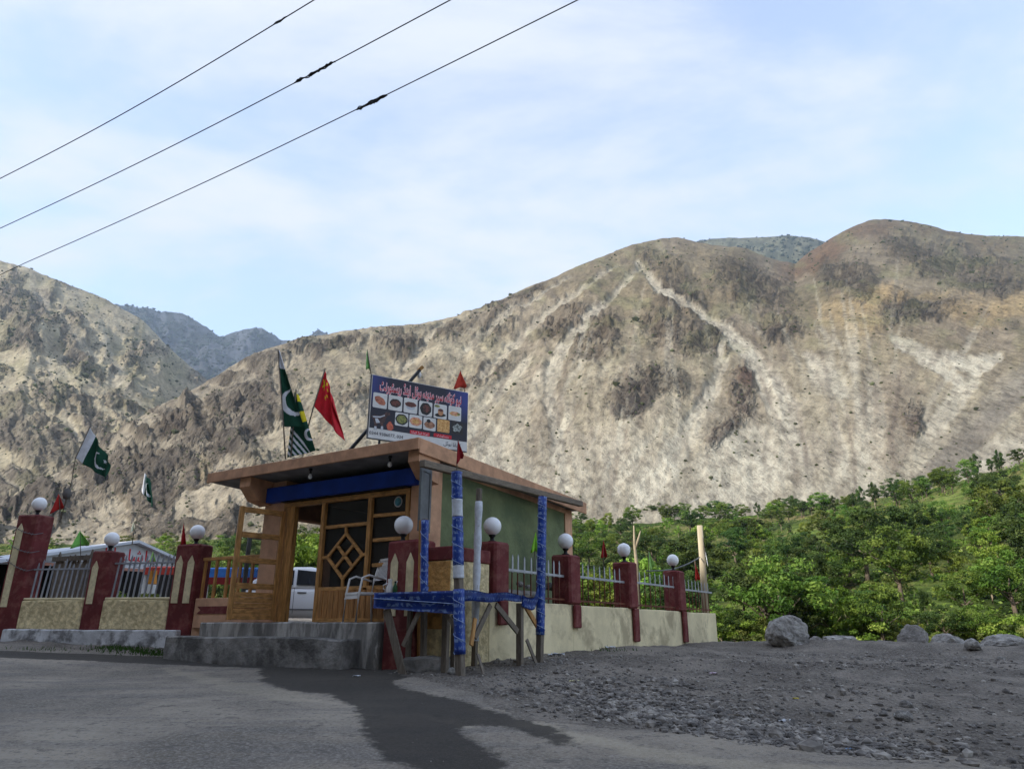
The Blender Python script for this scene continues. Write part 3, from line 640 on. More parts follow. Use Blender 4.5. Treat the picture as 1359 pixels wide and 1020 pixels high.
M_plinth = pmat('whitewash', hexc(206, 206, 208), .25, 2, .95, .6, 18, .02, dirt=hexc(104, 102, 102), dirt_amt=.85, dscale=2.6)
M_silver = pmat('silver_paint', hexc(168, 170, 174), .15, 8, .5, 0, metal=.2)
M_rust = pmat('rust_paint', hexc(104, 62, 46), .35, 8, .8, .2, 60, .003)
M_bar_white = pmat('pale_bars', hexc(150, 152, 158), .15, 8, .6, 0)
M_globe = pmat('white_globe_glass', hexc(244, 245, 248), .02, 3, .22, 0, spec=.5)
M_black = pmat('black_plastic', hexc(28, 28, 30), .2, 6, .5, 0)
M_white_metal = pmat('white_enamel', hexc(222, 220, 218), .08, 5, .45, 0, dirt=hexc(180, 176, 172), dirt_amt=.4)
M_white_tape = pmat('white_sheet', hexc(198, 202, 210), .14, 14, .6, .4, 30, .006)
M_steel = pmat('dull_steel', hexc(110, 112, 116), .2, 5, .5, 0, metal=.4)
def glass_mat(name, tint, alpha):
    t = NT(name); t.base(tint); t.rough(.04); t.b.inputs['Alpha'].default_value = alpha; t.b.inputs['Specular IOR Level'].default_value = .5; return t.m
M_glass = glass_mat('window_glass', (.02, .022, .025), .5)
M_dglass = glass_mat('dark_window_glass', (.015, .015, .017), .72)
def sheet_mat(name):
    """printed blue plastic sheeting: dark blue with small pale print in rows and light seams"""
    t = NT(name); v = t.coord('Object')
    n = t.ramp(t.noise(v, 5, 5, .6), [(.3, hexc(14, 40, 112)), (.7, hexc(26, 72, 168))])
    sx = t.new('ShaderNodeSeparateXYZ'); t.l.new(v, sx.inputs[0])
    h = t.math('ADD', t.math('MULTIPLY', sx.outputs[0], .84), t.math('MULTIPLY', sx.outputs[1], .9))
    cv = t.new('ShaderNodeCombineXYZ'); t.l.new(h, cv.inputs[0]); t.l.new(sx.outputs[2], cv.inputs[1])
    b = t.new('ShaderNodeTexBrick'); b.offset = .5; b.inputs['Scale'].default_value = 1.0; b.inputs['Brick Width'].default_value = .034; b.inputs['Row Height'].default_value = .052
    b.inputs['Mortar Size'].default_value = .006; b.inputs['Mortar Smooth'].default_value = .3; b.inputs['Color1'].default_value = (0, 0, 0, 1); b.inputs['Color2'].default_value = (.25, .25, .25, 1); b.inputs['Mortar'].default_value = (1, 1, 1, 1)
    t.l.new(cv.outputs[0], b.inputs['Vector']); mp = t.new('ShaderNodeMapping'); mp.inputs['Scale'].default_value = (62, 15, 1); t.l.new(cv.outputs[0], mp.inputs[0])
    rowm = t.math('ADD', .5, t.math('MULTIPLY', .5, t.math('SINE', t.math('MULTIPLY', sx.outputs[2], 78.0))))
    k = t.math('MULTIPLY', t.ramp(rowm, [(.35, (.08, .08, .08)), (.65, (1, 1, 1))]), t.ramp(t.noise(mp.outputs[0], 1.0, 2, .5), [(.50, (0, 0, 0)), (.58, (.62, .62, .62))]))
    c = t.mix(k, n, hexc(150, 178, 220)); c = t.mix(t.math('MULTIPLY', t.ramp(t.noise(v, 20, 3, .6), [(.55, (0, 0, 0)), (.65, (.5, .5, .5))]), 1.0), c, hexc(12, 30, 84))
    t.base(c); t.rough(.38); t.b.inputs['Specular IOR Level'].default_value = .45; t.bump(t.noise(v, 16, 4, .6), .5, .012); return t.m
M_sheet = sheet_mat('printed_blue_sheet')
M_seam = pmat('pale_sheet_edge', hexc(150, 172, 214), .2, 10, .5, 0)
M_cloth = {}
def cloth(name, rgb):
    if name not in M_cloth: M_cloth[name] = pmat('cloth_'+name, hexc(*rgb), .12, 9, .85, .25, 60, .003)
    return M_cloth[name]

# ================================================================ the kiosk
FL, RF, RB = .04, 2.47, 2.30          # floor, roof underside at the front and at the back wall
kiosk = thing('roadside_kiosk', 'small salmon and green roadside kiosk with glazed wooden front and flat overhanging roof', 'kiosk', KF.p(0, 0, -.5))
def rz(u): return RF-.045*(u+.6)
def kb(name, mat, *b, bev=0.0): return MB().fbox(KF, *b, bev=bev).build(name, mat, kiosk)
kb('floor', M_cement, 0.0, 4.62, .0, 3.8, -.55, FL)
# roof slab with fascia
def slab(u0, u1, v0, v1, t0, t1):
    return [KF.p(u0, v0, rz(u0)+t0), KF.p(u1, v0, rz(u1)+t0), KF.p(u1, v1, rz(u1)+t0), KF.p(u0, v1, rz(u0)+t0), KF.p(u0, v0, rz(u0)+t1), KF.p(u1, v0, rz(u1)+t1), KF.p(u1, v1, rz(u1)+t1), KF.p(u0, v1, rz(u0)+t1)]
MB().hexa(slab(-.54, 4.72, -.22, 4.78, .01, .15)).build('roof', M_soffit, kiosk)
MB().hexa(slab(-.575, -.542, -.255, 4.8, -.012, .165), .006).build('fascia', M_salmon2, kiosk)
MB().hexa(slab(-.540, 4.75, -.257, -.222, -.06, .165), .006).build('fascia', M_salmon2, kiosk)
def bwz():
    r = Vector(ray(440, 735)); k = (3.54+KF.o.dot(KF.b))/r.dot(KF.b); return r.z*k
# right wall: green panel framed in salmon
kb('column', M_salmon, .0, .36, .02, .34, FL-.5, 2.44)
kb('column', M_salmon, 4.34, 4.62, .02, .34, FL-.5, 2.24)
MB().hexa([KF.p(.36, .045, FL-.5), KF.p(4.34, .045, FL-.5), KF.p(4.34, .25, FL-.5), KF.p(.36, .25, FL-.5), KF.p(.36, .045, rz(.36)-.09), KF.p(4.34, .045, rz(4.34)-.09), KF.p(4.34, .25, rz(4.34)-.09), KF.p(.36, .25, rz(.36)-.09)]).build('green_wall', M_green, kiosk)
MB().hexa([KF.p(.36, .02, rz(.36)-.09), KF.p(4.34, .02, rz(4.34)-.09), KF.p(4.34, .25, rz(4.34)-.09), KF.p(.36, .25, rz(.36)-.09), KF.p(.36, .02, rz(.36)+.005), KF.p(4.34, .02, rz(4.34)+.005), KF.p(4.34, .25, rz(4.34)+.005), KF.p(.36, .25, rz(.36)+.005)]).build('wall_band', M_salmon, kiosk)
# left front column, left wall and back wall with its doorway
kb('column', M_salmon, .0, .34, 3.28, 3.8, FL-.5, 2.44)
kb('left_wall', M_salmon, 1.45, 4.3, 3.55, 3.8, FL-.5, 2.24); kb('side_lintel', M_salmon, .342, 1.448, 3.55, 3.8, 1.84, 2.24); kb('shade_lining', M_dark, 1.46, 4.3, 3.53, 3.548, FL, 2.17); kb('shade_lining', M_dark, 1.22, 1.455, 3.53, 3.548, bwz(), 2.17)  # near-black linings carry the unlit room in their colour
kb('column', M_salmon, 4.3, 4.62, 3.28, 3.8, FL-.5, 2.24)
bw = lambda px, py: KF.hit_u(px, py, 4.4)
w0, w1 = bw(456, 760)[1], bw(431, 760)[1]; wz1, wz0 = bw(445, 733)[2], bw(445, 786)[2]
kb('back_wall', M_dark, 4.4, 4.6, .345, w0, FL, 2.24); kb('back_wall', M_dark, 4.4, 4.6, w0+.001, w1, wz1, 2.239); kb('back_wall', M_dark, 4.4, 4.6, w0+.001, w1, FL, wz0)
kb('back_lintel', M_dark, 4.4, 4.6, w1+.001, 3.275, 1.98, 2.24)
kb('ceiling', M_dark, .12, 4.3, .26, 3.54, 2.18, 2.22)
kb('inner_shade_lining', M_dark, .37, 4.33, .252, .27, FL, 2.17)  # dark sheet for the shade on the inner side of the wall
# cantilever brackets under the roof
for v0, v1 in ((3.63, 3.92), (-.215, -.005)):
    MB().prism([KF.p(-.01, v0, 2.02), KF.p(-.30, v0, 2.08), KF.p(-.50, v0, 2.30), KF.p(-.50, v0, rz(-.5)), KF.p(-.01, v0, rz(0))], KF.b*(v1-v0)).build('roof_bracket', M_salmon2, kiosk)
# blue roller shutter box across the front
sb = MB().fbox(KF, -.15, -.006, .16, 3.62, 2.05, 2.31, .012).build('shutter_box', M_blue, kiosk)
MB().fbox(KF, -.10, -.03, .36, 3.26, 2.033, 2.048).build('shutter_slot', M_black, sb)
# glazed wooden front, measured in its own plane (u = 0)
def fv(px, py): h = KF.hit_u(px, py, 0.0); return h[1], h[2]
def fbar(pxa, pya, pxb, pyb, w=.055, d=.05, name='glazing_bar', mat=None, u=.03):
    a = fv(pxa, pya); b = fv(pxb, pyb)
    return MB().bar(KF.p(u, *a), KF.p(u, *b), w, d, up=KF.a, bev=.004).build(name, mat or (M_wood if abs(b[1]-a[1]) > abs(b[0]-a[0]) else M_woodh), kiosk)
LV, MV = 2.27, 1.20
zb = fv(424, 781.5)[1]; zt = 2.02
for v in (LV, MV, .40): MB().fbox(KF, -.01, .07, v-.04, v+.04, FL if v == LV else zb, zt, .005).build('post', M_wood, kiosk)
MB().fbox(KF, -.012, .072, .36, 3.27, 1.95, 2.03, .005).build('head_rail', M_woodh, kiosk)
MB().fbox(KF, -.008, .068, .441, MV-.041, zb-.03, zb+.03, .005).build('sill_rail', M_woodh, kiosk)
MB().fbox(KF, -.008, .068, MV+.041, LV-.041, zb-.03, zb+.03, .005).build('sill_rail', M_woodh, kiosk)
fbar(431, 699.5, 487, 694); fbar(495, 684, 552, 679); fbar(494, 716.5, 552, 712); fbar(493, 749.6, 552, 745)
top, lef, bot, rig = (458, 707.5), (433, 739), (453, 767.5), (479, 735.6)
for a, b in ((top, lef), (lef, bot), (bot, rig), (rig, top), ((458, 697), top), ((426, 740), lef), (bot, (452.5, 780)), (rig, (488, 735)), ((445.9, 723), (466, 751.5)), ((468.5, 721.5), (443, 753))): fbar(*a, *b, w=.05, d=.035)
# glass panes behind the bars
for (v0, v1, z0, z1, m) in ((.441, MV-.041, zb+.03, 1.95, M_dglass), (MV+.041, LV-.041, zb+.03, 1.95, M_glass)):
    MB().fbox(KF, .052, .058, v0, v1, z0, z1).build('pane', m, kiosk)
# wainscot boards
nb_ = 15; w_ = (LV-.04-.44)/nb_
bd = None
for k in range(nb_):
    v0 = .44+k*w_
    MB().fbox(KF, -.004+rnd.uniform(-.003, .003), .05, v0+.004, v0+w_-.004, FL+.0, zb-.03, .004).build('board', M_woodp, kiosk)
kb('skirting', M_woodh, -.015, -.002, .44, 2.23, FL, FL+.06)
# dark inner frame of the doorway
kb('door_jamb', M_wood, .0, .09, 2.99, 3.27, FL, 1.95)
kb('inner_post', M_dark, 1.1, 1.16, 2.18, 2.30, FL, 1.95)
# open door leaves
def leaf(name, hinge, free, z0, z1, mat_s, mat_r, mat_p, glazed=3, zmid=.60, label=None, panel=True):
    h, f = Vector(hinge), Vector(free); d = (f-h).normalized(); n = Vector((-d.y, d.x, 0)); L = (f-h).length
    fr = Fr((h.x, h.y, 0), math.atan2(d.x, d.y)); root = None
    o = MB().fbox(fr, 0, .085, -.022, .022, z0, z1, .004).build(name, mat_s, kiosk)
    MB().fbox(fr, L-.085, L, -.022, .022, z0, z1, .004).build('stile', mat_s, o)
    zs = [z0+.05]+[zmid]+[zmid+(z1-.05-zmid)*k/glazed for k in range(1, glazed+1)]
    for z in zs: MB().fbox(fr, .087, L-.087, -.018, .018, z-.045, z+.045, .004).build('rail', mat_r, o)
    for a, b in zip(zs[1:], zs[2:]): MB().fbox(fr, .087, L-.087, -.003, .003, a+.045, b-.045).build('pane', M_glass_clear, o)
    if panel:
        nn = 4; hh = (zmid-.09-z0-.10)/nn+.0
        for k in range(nn): MB().fbox(fr, .088, L-.088, -.010, .010, z0+.097+k*hh, z0+.097+(k+1)*hh-.005, .003).build('board', M_woodh, o)
    return o
M_glass_clear = glass_mat('clear_glass', (.05, .06, .06), .10)
hp_ = KF.p(-.02, 3.20, 0)
leaf('door_leaf', hp_, Vector(ray(309, 750)[:3])*12.0 - Vector((0, 0, (Vector(ray(309, 750))*12.0).z)), FL+.03, 1.88, M_wood, M_woodh, M_wood)
g0 = at(352, 740, 15.2); g1 = at(326, 740, 14.8)
leaf('side_door_leaf', g0, g1, FL+.03, 1.75, M_grey_frame, M_grey_frame, M_grey_frame, 2, .7, panel=False)
# round sticker on the window
st = fv(526, 665); sv, sz = st
bmk = MB().lathe((0, 0, 0), [(.001, -.003), (.085, -.003), (.085, .003), (.001, .003)], 24)
bmesh.ops.rotate(bmk.bm, verts=bmk.bm.verts, matrix=Matrix.Rotation(math.pi/2, 3, 'Y')); bmesh.ops.rotate(bmk.bm, verts=bmk.bm.verts, matrix=Matrix.Rotation(math.pi/2-KF.az, 3, 'Z'))
bmesh.ops.translate(bmk.bm, verts=bmk.bm.verts, vec=KF.p(.046, sv, sz)); sk = bmk.build('window_sticker', cloth('pale', (214, 216, 220)), kiosk)
bmk = MB().lathe((0, 0, 0), [(.001, -.003), (.066, -.003), (.066, .003), (.001, .003)], 24)
bmesh.ops.rotate(bmk.bm, verts=bmk.bm.verts, matrix=Matrix.Rotation(math.pi/2, 3, 'Y')); bmesh.ops.rotate(bmk.bm, verts=bmk.bm.verts, matrix=Matrix.Rotation(math.pi/2-KF.az, 3, 'Z'))
bmesh.ops.translate(bmk.bm, verts=bmk.bm.verts, vec=KF.p(.042, sv, sz)); bmk.build('sticker_print', pmat('turquoise_print', hexc(84, 150, 168), .4, 12, .5, 0), sk)
# a plank post inside that holds the shutter open, and the folded grey shutter at the corner
def hinge_shutter():
    A = Vector(ray(571, 660))*10.62; B = Vector(ray(557, 660))*10.32; d = B-A; fr = Fr((A.x, A.y, 0), math.atan2(d.x, d.y)); L = math.hypot(d.x, d.y)
    z0, z1 = float(ray(565, 706)[2])*10.5, float(ray(565, 622)[2])*10.5
    o = MB().fbox(fr, 0, .05, -.02, .02, z0, z1, .003).build('folded_shutter', M_grey_frame, kiosk)
    MB().fbox(fr, L-.05, L, -.02, .02, z0, z1, .003).build('stile', M_grey_frame, o)
    for z in (z0+.03, z1-.03): MB().fbox(fr, .051, L-.051, -.018, .018, z-.03, z+.03, .003).build('rail', M_grey_frame, o)
    MB().fbox(fr, .05, L-.05, -.004, .004, z0+.06, z1-.06).build('shutter_panel', M_steel, o)
hinge_shutter()
# light bulbs hanging under the roof
for k, (px, py, lab) in enumerate(((413, 618, 'bare light bulb under the kiosk roof, above the open wooden door'), (518, 604, 'bare light bulb under the kiosk roof, above the window lattice'))):
    r = Vector(ray(px, py)); p = None
    h = KF.hit_u(px, py, -.40); p = KF.p(-.40, h[1], rz(-.4)+.005)
    b = thing('light_bulb', lab, 'light bulb', p, 'bare bulbs under the kiosk roof')
    MB().lathe(p, [(.03, .0), (.03, -.03), (.018, -.035), (.018, -.085), (.001, -.085)][::-1], 10).build('bulb_holder', M_black, b)
    MB().lathe(p, [(.001, -.175), (.026, -.165), (.036, -.14), (.030, -.115), (.017, -.088), (.001, -.087)], 12).build('bulb', M_globe, b)

# steps in front of the kiosk
steps = thing('entrance_steps', 'two worn grey cement steps leading up to the kiosk porch', 'steps', KF.p(-.5, 2.7, -.6))
def wobble(o, amp, seed):
    me = o.data; bm = bmesh.new(); bm.from_mesh(me); bmesh.ops.subdivide_edges(bm, edges=bm.edges, cuts=6, use_grid_fill=True)
    bmesh.ops.subdivide_edges(bm, edges=[e for e in bm.edges if e.calc_length() > .16], cuts=2, use_grid_fill=True)
    for v in bm.verts:
        p = np.array(v.co); n = [float(fbm(p[a]*3+seed, p[b]*3+p[(a+b) % 3]*2, seed+a, 4))-.5 for a, b in ((0, 1), (1, 2), (2, 0))]
        v.co += Vector(n)*amp
    bm.to_mesh(me); bm.free()
o = MB().fbox(KF, -.93, -.54, .66, 4.83, -.80, -.185, .02).build('step', M_cement, steps); wobble(o, .05, 3)
o = MB().fbox(KF, -.56, -.004, .30, 4.45, -.80, FL-.004, .02).build('step', M_cement2, steps); wobble(o, .035, 5)

# ================================================================ compound: walls, pillars, fences, lamps
compound = None
def globe_lamp(p, label, r=.14, tulip=False):
    b = thing('globe_lamp', label, 'lamp', p, 'white globe lamps on the maroon pillars')
    MB().lathe(p, [(.07, 0), (.07, .02), (.035, .035), (.03, .075), (.055, .10), (.055, .12), (.001, .12)], 12).build('lamp_base', M_black, b)
    if tulip: prof = [(.04, .115), (.10, .15), (.135, .22), (.135, .31), (.10, .36), (.05, .385), (.001, .40)]
    else: prof = [(r*math.sin(math.pi*k/14)+.001, .115+r*.96-r*math.cos(math.pi*k/14)) for k in range(15)]
    MB().lathe(p, prof, 8 if tulip else 24).build('globe', M_globe, b)
    return b
def arch_inset(fr, u, v0, v1, z0, z1, d=.012, axis='v'):
    vm = (v0+v1)/2
    if axis == 'v': P = [fr.p(u, v0, z0), fr.p(u, v1, z0), fr.p(u, v1, z1-.13), fr.p(u, vm, z1), fr.p(u, v0, z1-.13)]; return MB().prism(P, fr.a*-d)
    P = [fr.p(v0, u, z0), fr.p(v1, u, z0), fr.p(v1, u, z1-.13), fr.p(vm, u, z1), fr.p(v0, u, z1-.13)]; return MB().prism(P, fr.b*-d)
def round_top(o): pass
GPAT = 'maroon pillars of the compound fence'
# gate pillar at the right end of the steps
gp = thing('gate_pillar', 'maroon gate pillar with two cream arched insets beside the steps and the blue table', 'pillar', KF.p(-.33, .25, -.6), GPAT)
_g = lambda px: KF.hit_u(px, 780, -.50)[1]
gv0, gv1 = _g(551), _g(511)
MB().fbox(KF, -.50, -.06, gv0, gv1, -.75, 1.16, .03).build('shaft', M_maroon, gp); wobble(gp.children[0], .02, 333)
for pa, pb in ((527, 517.5), (548, 538.5)): arch_inset(KF, -.499, _g(pa), _g(pb), .12, .98).build('arch_inset', M_cream_flat, gp)
globe_lamp(KF.p(-.28, KF.hit_u(535, 712, -.28)[1], 1.16), 'white globe lamp on the gate pillar beside the kiosk steps')
# low wall that turns the corner behind the table
KU, KV = -.36, -.78
lw = thing('corner_wall', 'low roughcast wall behind the blue table, orange and cream under a maroon cap', 'wall', KF.p(KU, KV, -.6))
o = MB().fbox(KF, KU, KU+.22, KV, -.03, -.8, .86, .01).build('wall_face', M_cream_rough, lw); wobble(o, .02, 7)
o = MB().fbox(KF, KU+.222, .55, KV, KV+.22, -.8, .86, .01).build('wall_face', M_cream_rough, lw); wobble(o, .02, 8)
o = MB().fbox(KF, KU-.012, KU-.001, KV+.02, -.03, -.05, .85, .004).build('orange_patch', M_orange_rough, lw); wobble(o, .008, 9)
o = MB().fbox(KF, KU-.02, KU+.24, KV-.02, -.03, .862, 1.05, .012).build('cap', M_maroon, lw)
o = MB().fbox(KF, KU+.242, .55, KV-.02, KV+.24, .862, 1.05, .012).build('cap', M_maroon, lw)
# the right boundary wall and its pillars, running back along u
def vpx_u(px, py, v): return KF.hit_v(px, py, v)
WV = KV
ends = [vpx_u(px, 800, WV)[0] for px in (680, 754, 762, 834, 843, 897, 905, 949)]
uE = vpx_u(950, 815, WV)[0]
cw = thing('boundary_wall', 'long cream rendered boundary wall standing on the gravel, right of the blue table', 'wall', KF.p(4.5, WV, -.5))
seg_u = [.552, 3.1, 6.0, 9.2, uE]
def ztop(u): return .36-.004*u
cuts = [.552, vpx_u(760, 800, WV)[0], vpx_u(838, 800, WV)[0], vpx_u(902, 800, WV)[0], uE]
for a, b in zip(cuts, cuts[1:]):
    o = MB().fbox(KF, a+.001, b-.001, WV, WV+.22, -1.0, ztop((a+b)/2), .012).build('wall_face', M_cream, cw); wobble(o, .022, int(a*10)+20)
kc = vpx_u(950, 820, WV)
PUS = [vpx_u(662, 760, WV-.02)[0], vpx_u(760, 760, WV-.02)[0], vpx_u(838, 770, WV-.02)[0], vpx_u(902, 770, WV-.02)[0]]
zt_p = [vpx_u(662, 719, WV)[2], vpx_u(759, 736, WV)[2], vpx_u(838, 746, WV)[2], vpx_u(900, 757, WV)[2]]
zb_p = [vpx_u(668, 829, WV)[2], vpx_u(765, 833, WV)[2], vpx_u(845, 851, WV)[2], vpx_u(908, 852, WV)[2]]
plab = ['maroon pillar at the roughcast corner wall behind the blue table', 'maroon pillar of the right fence just beyond the blue post', 'maroon pillar of the right fence carrying the tulip-shaped lamp', 'maroon pillar of the right fence nearest the pale utility pole']
glab = ['white globe lamp on the pillar at the corner wall, in front of the green wall', 'white globe lamp against the far edge of the green wall', 'white tulip-shaped lamp on a fence pillar, before the trees', 'white globe lamp on the last fence pillar, next to the utility pole']
for k in range(4):
    u = PUS[k]; hw = .20
    p = thing('fence_pillar', plab[k], 'pillar', KF.p(u, WV+.1, zb_p[k]), GPAT)
    MB().fbox(KF, u-hw*.85, u+hw*1.15, WV-.07, WV+.33, ztop(u)+.002, zt_p[k], .035).build('shaft', M_maroon, p)
    wobble(p.children[0], .03, 300+k)
    o = MB().fbox(KF, u-.03, u+.21, WV-.075, WV-.013, zb_p[k], ztop(u)+.001, .02).build('pilaster', M_maroon, p); wobble(o, .02, 40+k)
    globe_lamp(KF.p(u+.03, WV+.13, zt_p[k]), glab[k], tulip=(k == 2))
# picket sections: silver spikes above a rail, rusty bars below
slab_ = ['spiked fence section in front of the green wall', 'spiked fence section between the second and the tulip-lamp pillar', 'spiked fence section between the tulip-lamp pillar and the last one', 'short spiked fence section at the far end of the boundary wall']
rng_u = [(PUS[0]+.24, PUS[1]-.02, 11), (PUS[1]+.24, PUS[2]-.02, 10), (PUS[2]+.24, PUS[3]-.02, 9), (PUS[3]+.24, uE-.1, 9)]
for k, (a, b, n) in enumerate(rng_u):
    zr = (zt_p[k]+(zt_p[k+1] if k < 3 else zt_p[3]-.05))/2-.38
    f = thing('fence_section', slab_[k], 'fence', KF.p((a+b)/2, WV+.1, ztop(a)), 'spiked fence sections on the boundary wall')
    MB().fbox(KF, a, b+.12, WV+.06, WV+.075, zr-.02, zr+.02, .002).build('rail', M_silver, f)
    MB().fbox(KF, a, b, WV+.06, WV+.075, ztop(a)+.06, ztop(a)+.09, .002).build('rail', M_rust, f)
    for i in range(n):
        u = a+(b-a)*(i+.5)/n+rnd.uniform(-.012, .012); z1 = zr+.25+rnd.uniform(-.015, .015); ti = rnd.uniform(-.01, .01)
        q = MB().bar(KF.p(u, WV+.09, ztop(u)-.01), KF.p(u+ti, WV+.09, zr+.0), .016, .016).build('bar', M_rust, f)
        MB().prism([KF.p(u-.022+ti, WV+.076, zr-.03), KF.p(u+.022+ti, WV+.076, zr-.03), KF.p(u+.020+ti, WV+.076, z1-.05), KF.p(u+ti, WV+.076, z1), KF.p(u-.020+ti, WV+.076, z1-.05)], KF.b*.008).build('spike', M_silver, f)
# ---- left front fence
L3 = at(248, 800, 14.0); L1 = at(30, 800, 14.9)
dl = Vector((L3.x-L1.x, L3.y-L1.y, 0)); LF = Fr((L1.x, L1.y, 0), math.atan2(dl.x, dl.y)); LLEN = dl.length   # a runs left to right, b points away from the road
def lhit(px, py, v=0.0):
    r = Vector(ray(px, py)); k = (v+LF.o.dot(LF.b))/r.dot(LF.b); return LF.uv(r*k)
def lpil(px, py0, py1, hw, label, glab_, insets, tall=False, lean=0.0):
    u, _, zt = lhit(px, py0); zb0 = lhit(px, py1)[2]
    p = thing('fence_pillar', label, 'pillar', LF.p(u, .1, zb0), GPAT)
    MB().fbox(LF, u-hw, u+hw, -.06, .36, zb0-.25, zt, .03).build('shaft', M_maroon, p)
    wobble(p.children[0], .022, int(px))
    for (a, b, z0, z1) in insets: arch_inset(LF, -.059, u+a, u+b, z0, z1, axis='u').build('arch_inset', M_cream_flat, p)
    globe_lamp(LF.p(u, .15, zt), glab_)
    return u, zt, zb0
z_cw = lhit(120, 796)[2]; z_cb = lhit(120, 835)[2]
pb1 = lpil(41, 683, 851, .27, 'tall maroon pillar at the left end of the front fence, taller than the rest', 'white globe lamp on the tall pillar at the left edge', [(-.20, -.04, lhit(40, 805)[2], lhit(50, 694)[2])])
pb2 = lpil(138, 731, 834, .22, 'short maroon pillar in the middle of the left front fence, one arched inset', 'white globe lamp on the short middle pillar, before the white gabled building', [(-.14, .0, lhit(130, 801)[2], lhit(135, 744)[2])])
pb3 = lpil(253, 722, 833, .27, 'maroon pillar with two cream arched insets left of the steps', 'white globe lamp on the two-inset pillar left of the open door', [(-.20, -.06, lhit(240, 800)[2], lhit(245, 737)[2]), (.05, .19, lhit(240, 800)[2], lhit(245, 737)[2])])
pl = MB().fbox(LF, pb1[0]+.1, pb3[0]+.1, -.18, .40, -1.0, z_cb, .02).solo('plinth', M_plinth, 'flaking whitewashed plinth under the left front fence', 'plinth', LF.p(2.0, .1, -.6)); wobble(pl, .04, 61)
secs = [(pb1[0]+.272, pb2[0]-.222, 'left'), (pb2[0]+.222, pb3[0]-.272, 'right')]
for k, (a, b, s_) in enumerate(secs):
    o = MB().fbox(LF, a, b, -.04, .28, z_cb+.001, z_cw, .015).solo('low_wall', M_cream_rough, ('roughcast cream low wall between the tall pillar and the middle pillar', 'roughcast cream low wall between the middle pillar and the two-inset pillar')[k], 'wall', LF.p((a+b)/2, .1, z_cb), 'roughcast low walls of the left front fence'); wobble(o, .025, 66+k)
    cp = MB().fbox(LF, a, b, -.02, .26, z_cw+.001, z_cw+.05, .015).build('coping', M_cream_flat, o)
    zr = lhit(90, 754)[2] if k == 0 else lhit(190, 746)[2]
    f = thing('fence_section', ('bent pale railing between the tall left pillar and the middle pillar', 'pale railing between the middle pillar and the two-inset pillar')[k], 'fence', LF.p((a+b)/2, .1, z_cw), 'pale railings of the left front fence')
    MB().fbox(LF, a, b, .09, .105, zr-.016, zr+.016, .002).build('rail', M_bar_white, f)
    n = 12
    for i in range(n):
        u = a+(b-a)*(i+.5)/n; tl = .05+rnd.uniform(-.02, .02)*(2 if k == 0 else 1)
        zz_ = zr+.15+rnd.uniform(-.03, .03)*(2 if k == 0 else 1)
        MB().bar(LF.p(u-.02, .115, z_cw+.04), LF.p(u+tl*.6, .115, zr), .03, .018).build('bar', M_bar_white, f)
        MB().prism([LF.p(u+tl*.6-.02, .107, zr-.03), LF.p(u+tl*.6+.02, .107, zr-.03), LF.p(u+tl+.02, .107, zz_-.05), LF.p(u+tl, .107, zz_), LF.p(u+tl-.02, .107, zz_-.05)], LF.b*.008).build('spike', M_bar_white, f)
# left of the tall pillar: gate of the neighbour, maroon low wall
o = MB().fbox(LF, -2.6, pb1[0]-.272, .0, .25, -.7, lhit(8, 808)[2], .01).solo('low_wall', M_maroon, 'low maroon wall cut by the left edge of the picture', 'wall', LF.p(-1.5, .1, -.6))
MB().fbox(LF, -2.2, pb1[0]-.45, -.012, -.001, lhit(5, 835)[2], lhit(5, 824)[2]).build('cream_inset', M_cream_flat, o)
# barbed wire wound round the tall pillar
mbw = MB()
for k, (pya, pyb) in enumerate(((698, 709), (722, 733), (742, 757))):
    a = LF.p(pb1[0]-.285, -.085, lhit(38, pya)[2]); b = LF.p(pb1[0]+.285, -.085, lhit(66, pyb)[2])
    mbw.tube([a+(b-a)*t_+Vector((0, 0, -.03*math.sin(math.pi*t_)))  for t_ in np.linspace(0, 1, 9)], .006, 5)
    mbw.tube([b, b+LF.b*.2+Vector((0, 0, .05))], .006, 5)
    for t_ in np.linspace(.1, .9, 6):
        c_ = a+(b-a)*t_+Vector((0, 0, -.03*math.sin(math.pi*t_))); mbw.tube([c_-Vector((.012, 0, .025)), c_+Vector((.012, 0, .025))], .004, 4)
mbw.solo('barbed_wire', M_steel, 'strands of barbed wire wound round the tall left pillar', 'barbed wire', LF.p(pb1[0], -.08, .6))

# ---- low salmon wall and brown railing between the fence and the open door
sw_u0 = lhit(272, 800)[0]
s0 = LF.p(pb3[0]+.272, .0, 0); s1 = KF.p(.12, 3.82, 0); ds = s1-s0; SF = Fr((s0.x, s0.y, 0), math.atan2(ds.x, ds.y)); SL = ds.length
def shit(px, py):
    r = Vector(ray(px, py)); k = SF.o.dot(SF.b)/r.dot(SF.b); return SF.uv(r*k)
zsw = shit(285, 793)[2]
sw = MB().fbox(SF, .002, SL, 0, .2, -.6, zsw, .01).solo('low_wall', M_salmon, 'low salmon wall with a maroon swallowtail band beside the open door', 'wall', SF.p(.5, .1, -.5))
zb1, zb0_ = shit(285, 804)[2], shit(285, 814)[2]
MB().prism([SF.p(.10, -.012, zb0_), SF.p(SL-.02, -.012, zb0_), SF.p(SL-.02, -.012, zb1), SF.p(.10, -.012, zb1), SF.p(.20, -.012, (zb0_+zb1)/2)], SF.b*.010).build('swallowtail_band', M_maroon, sw)
rl = thing('porch_railing', 'brown wooden railing with square balusters left of the open door', 'railing', SF.p(SL/2, .1, zsw))
zrl = shit(290, 738)[2]
MB().fbox(SF, .0, SL+.1, .05, .11, zrl-.06, zrl, .005).build('handrail', M_woodh, rl)
for i in range(6):
    u = .06+(SL-.1)*i/5; MB().fbox(SF, u-.03, u+.03, .06, .10, zsw, zrl-.06, .004).build('baluster', M_wood, rl)

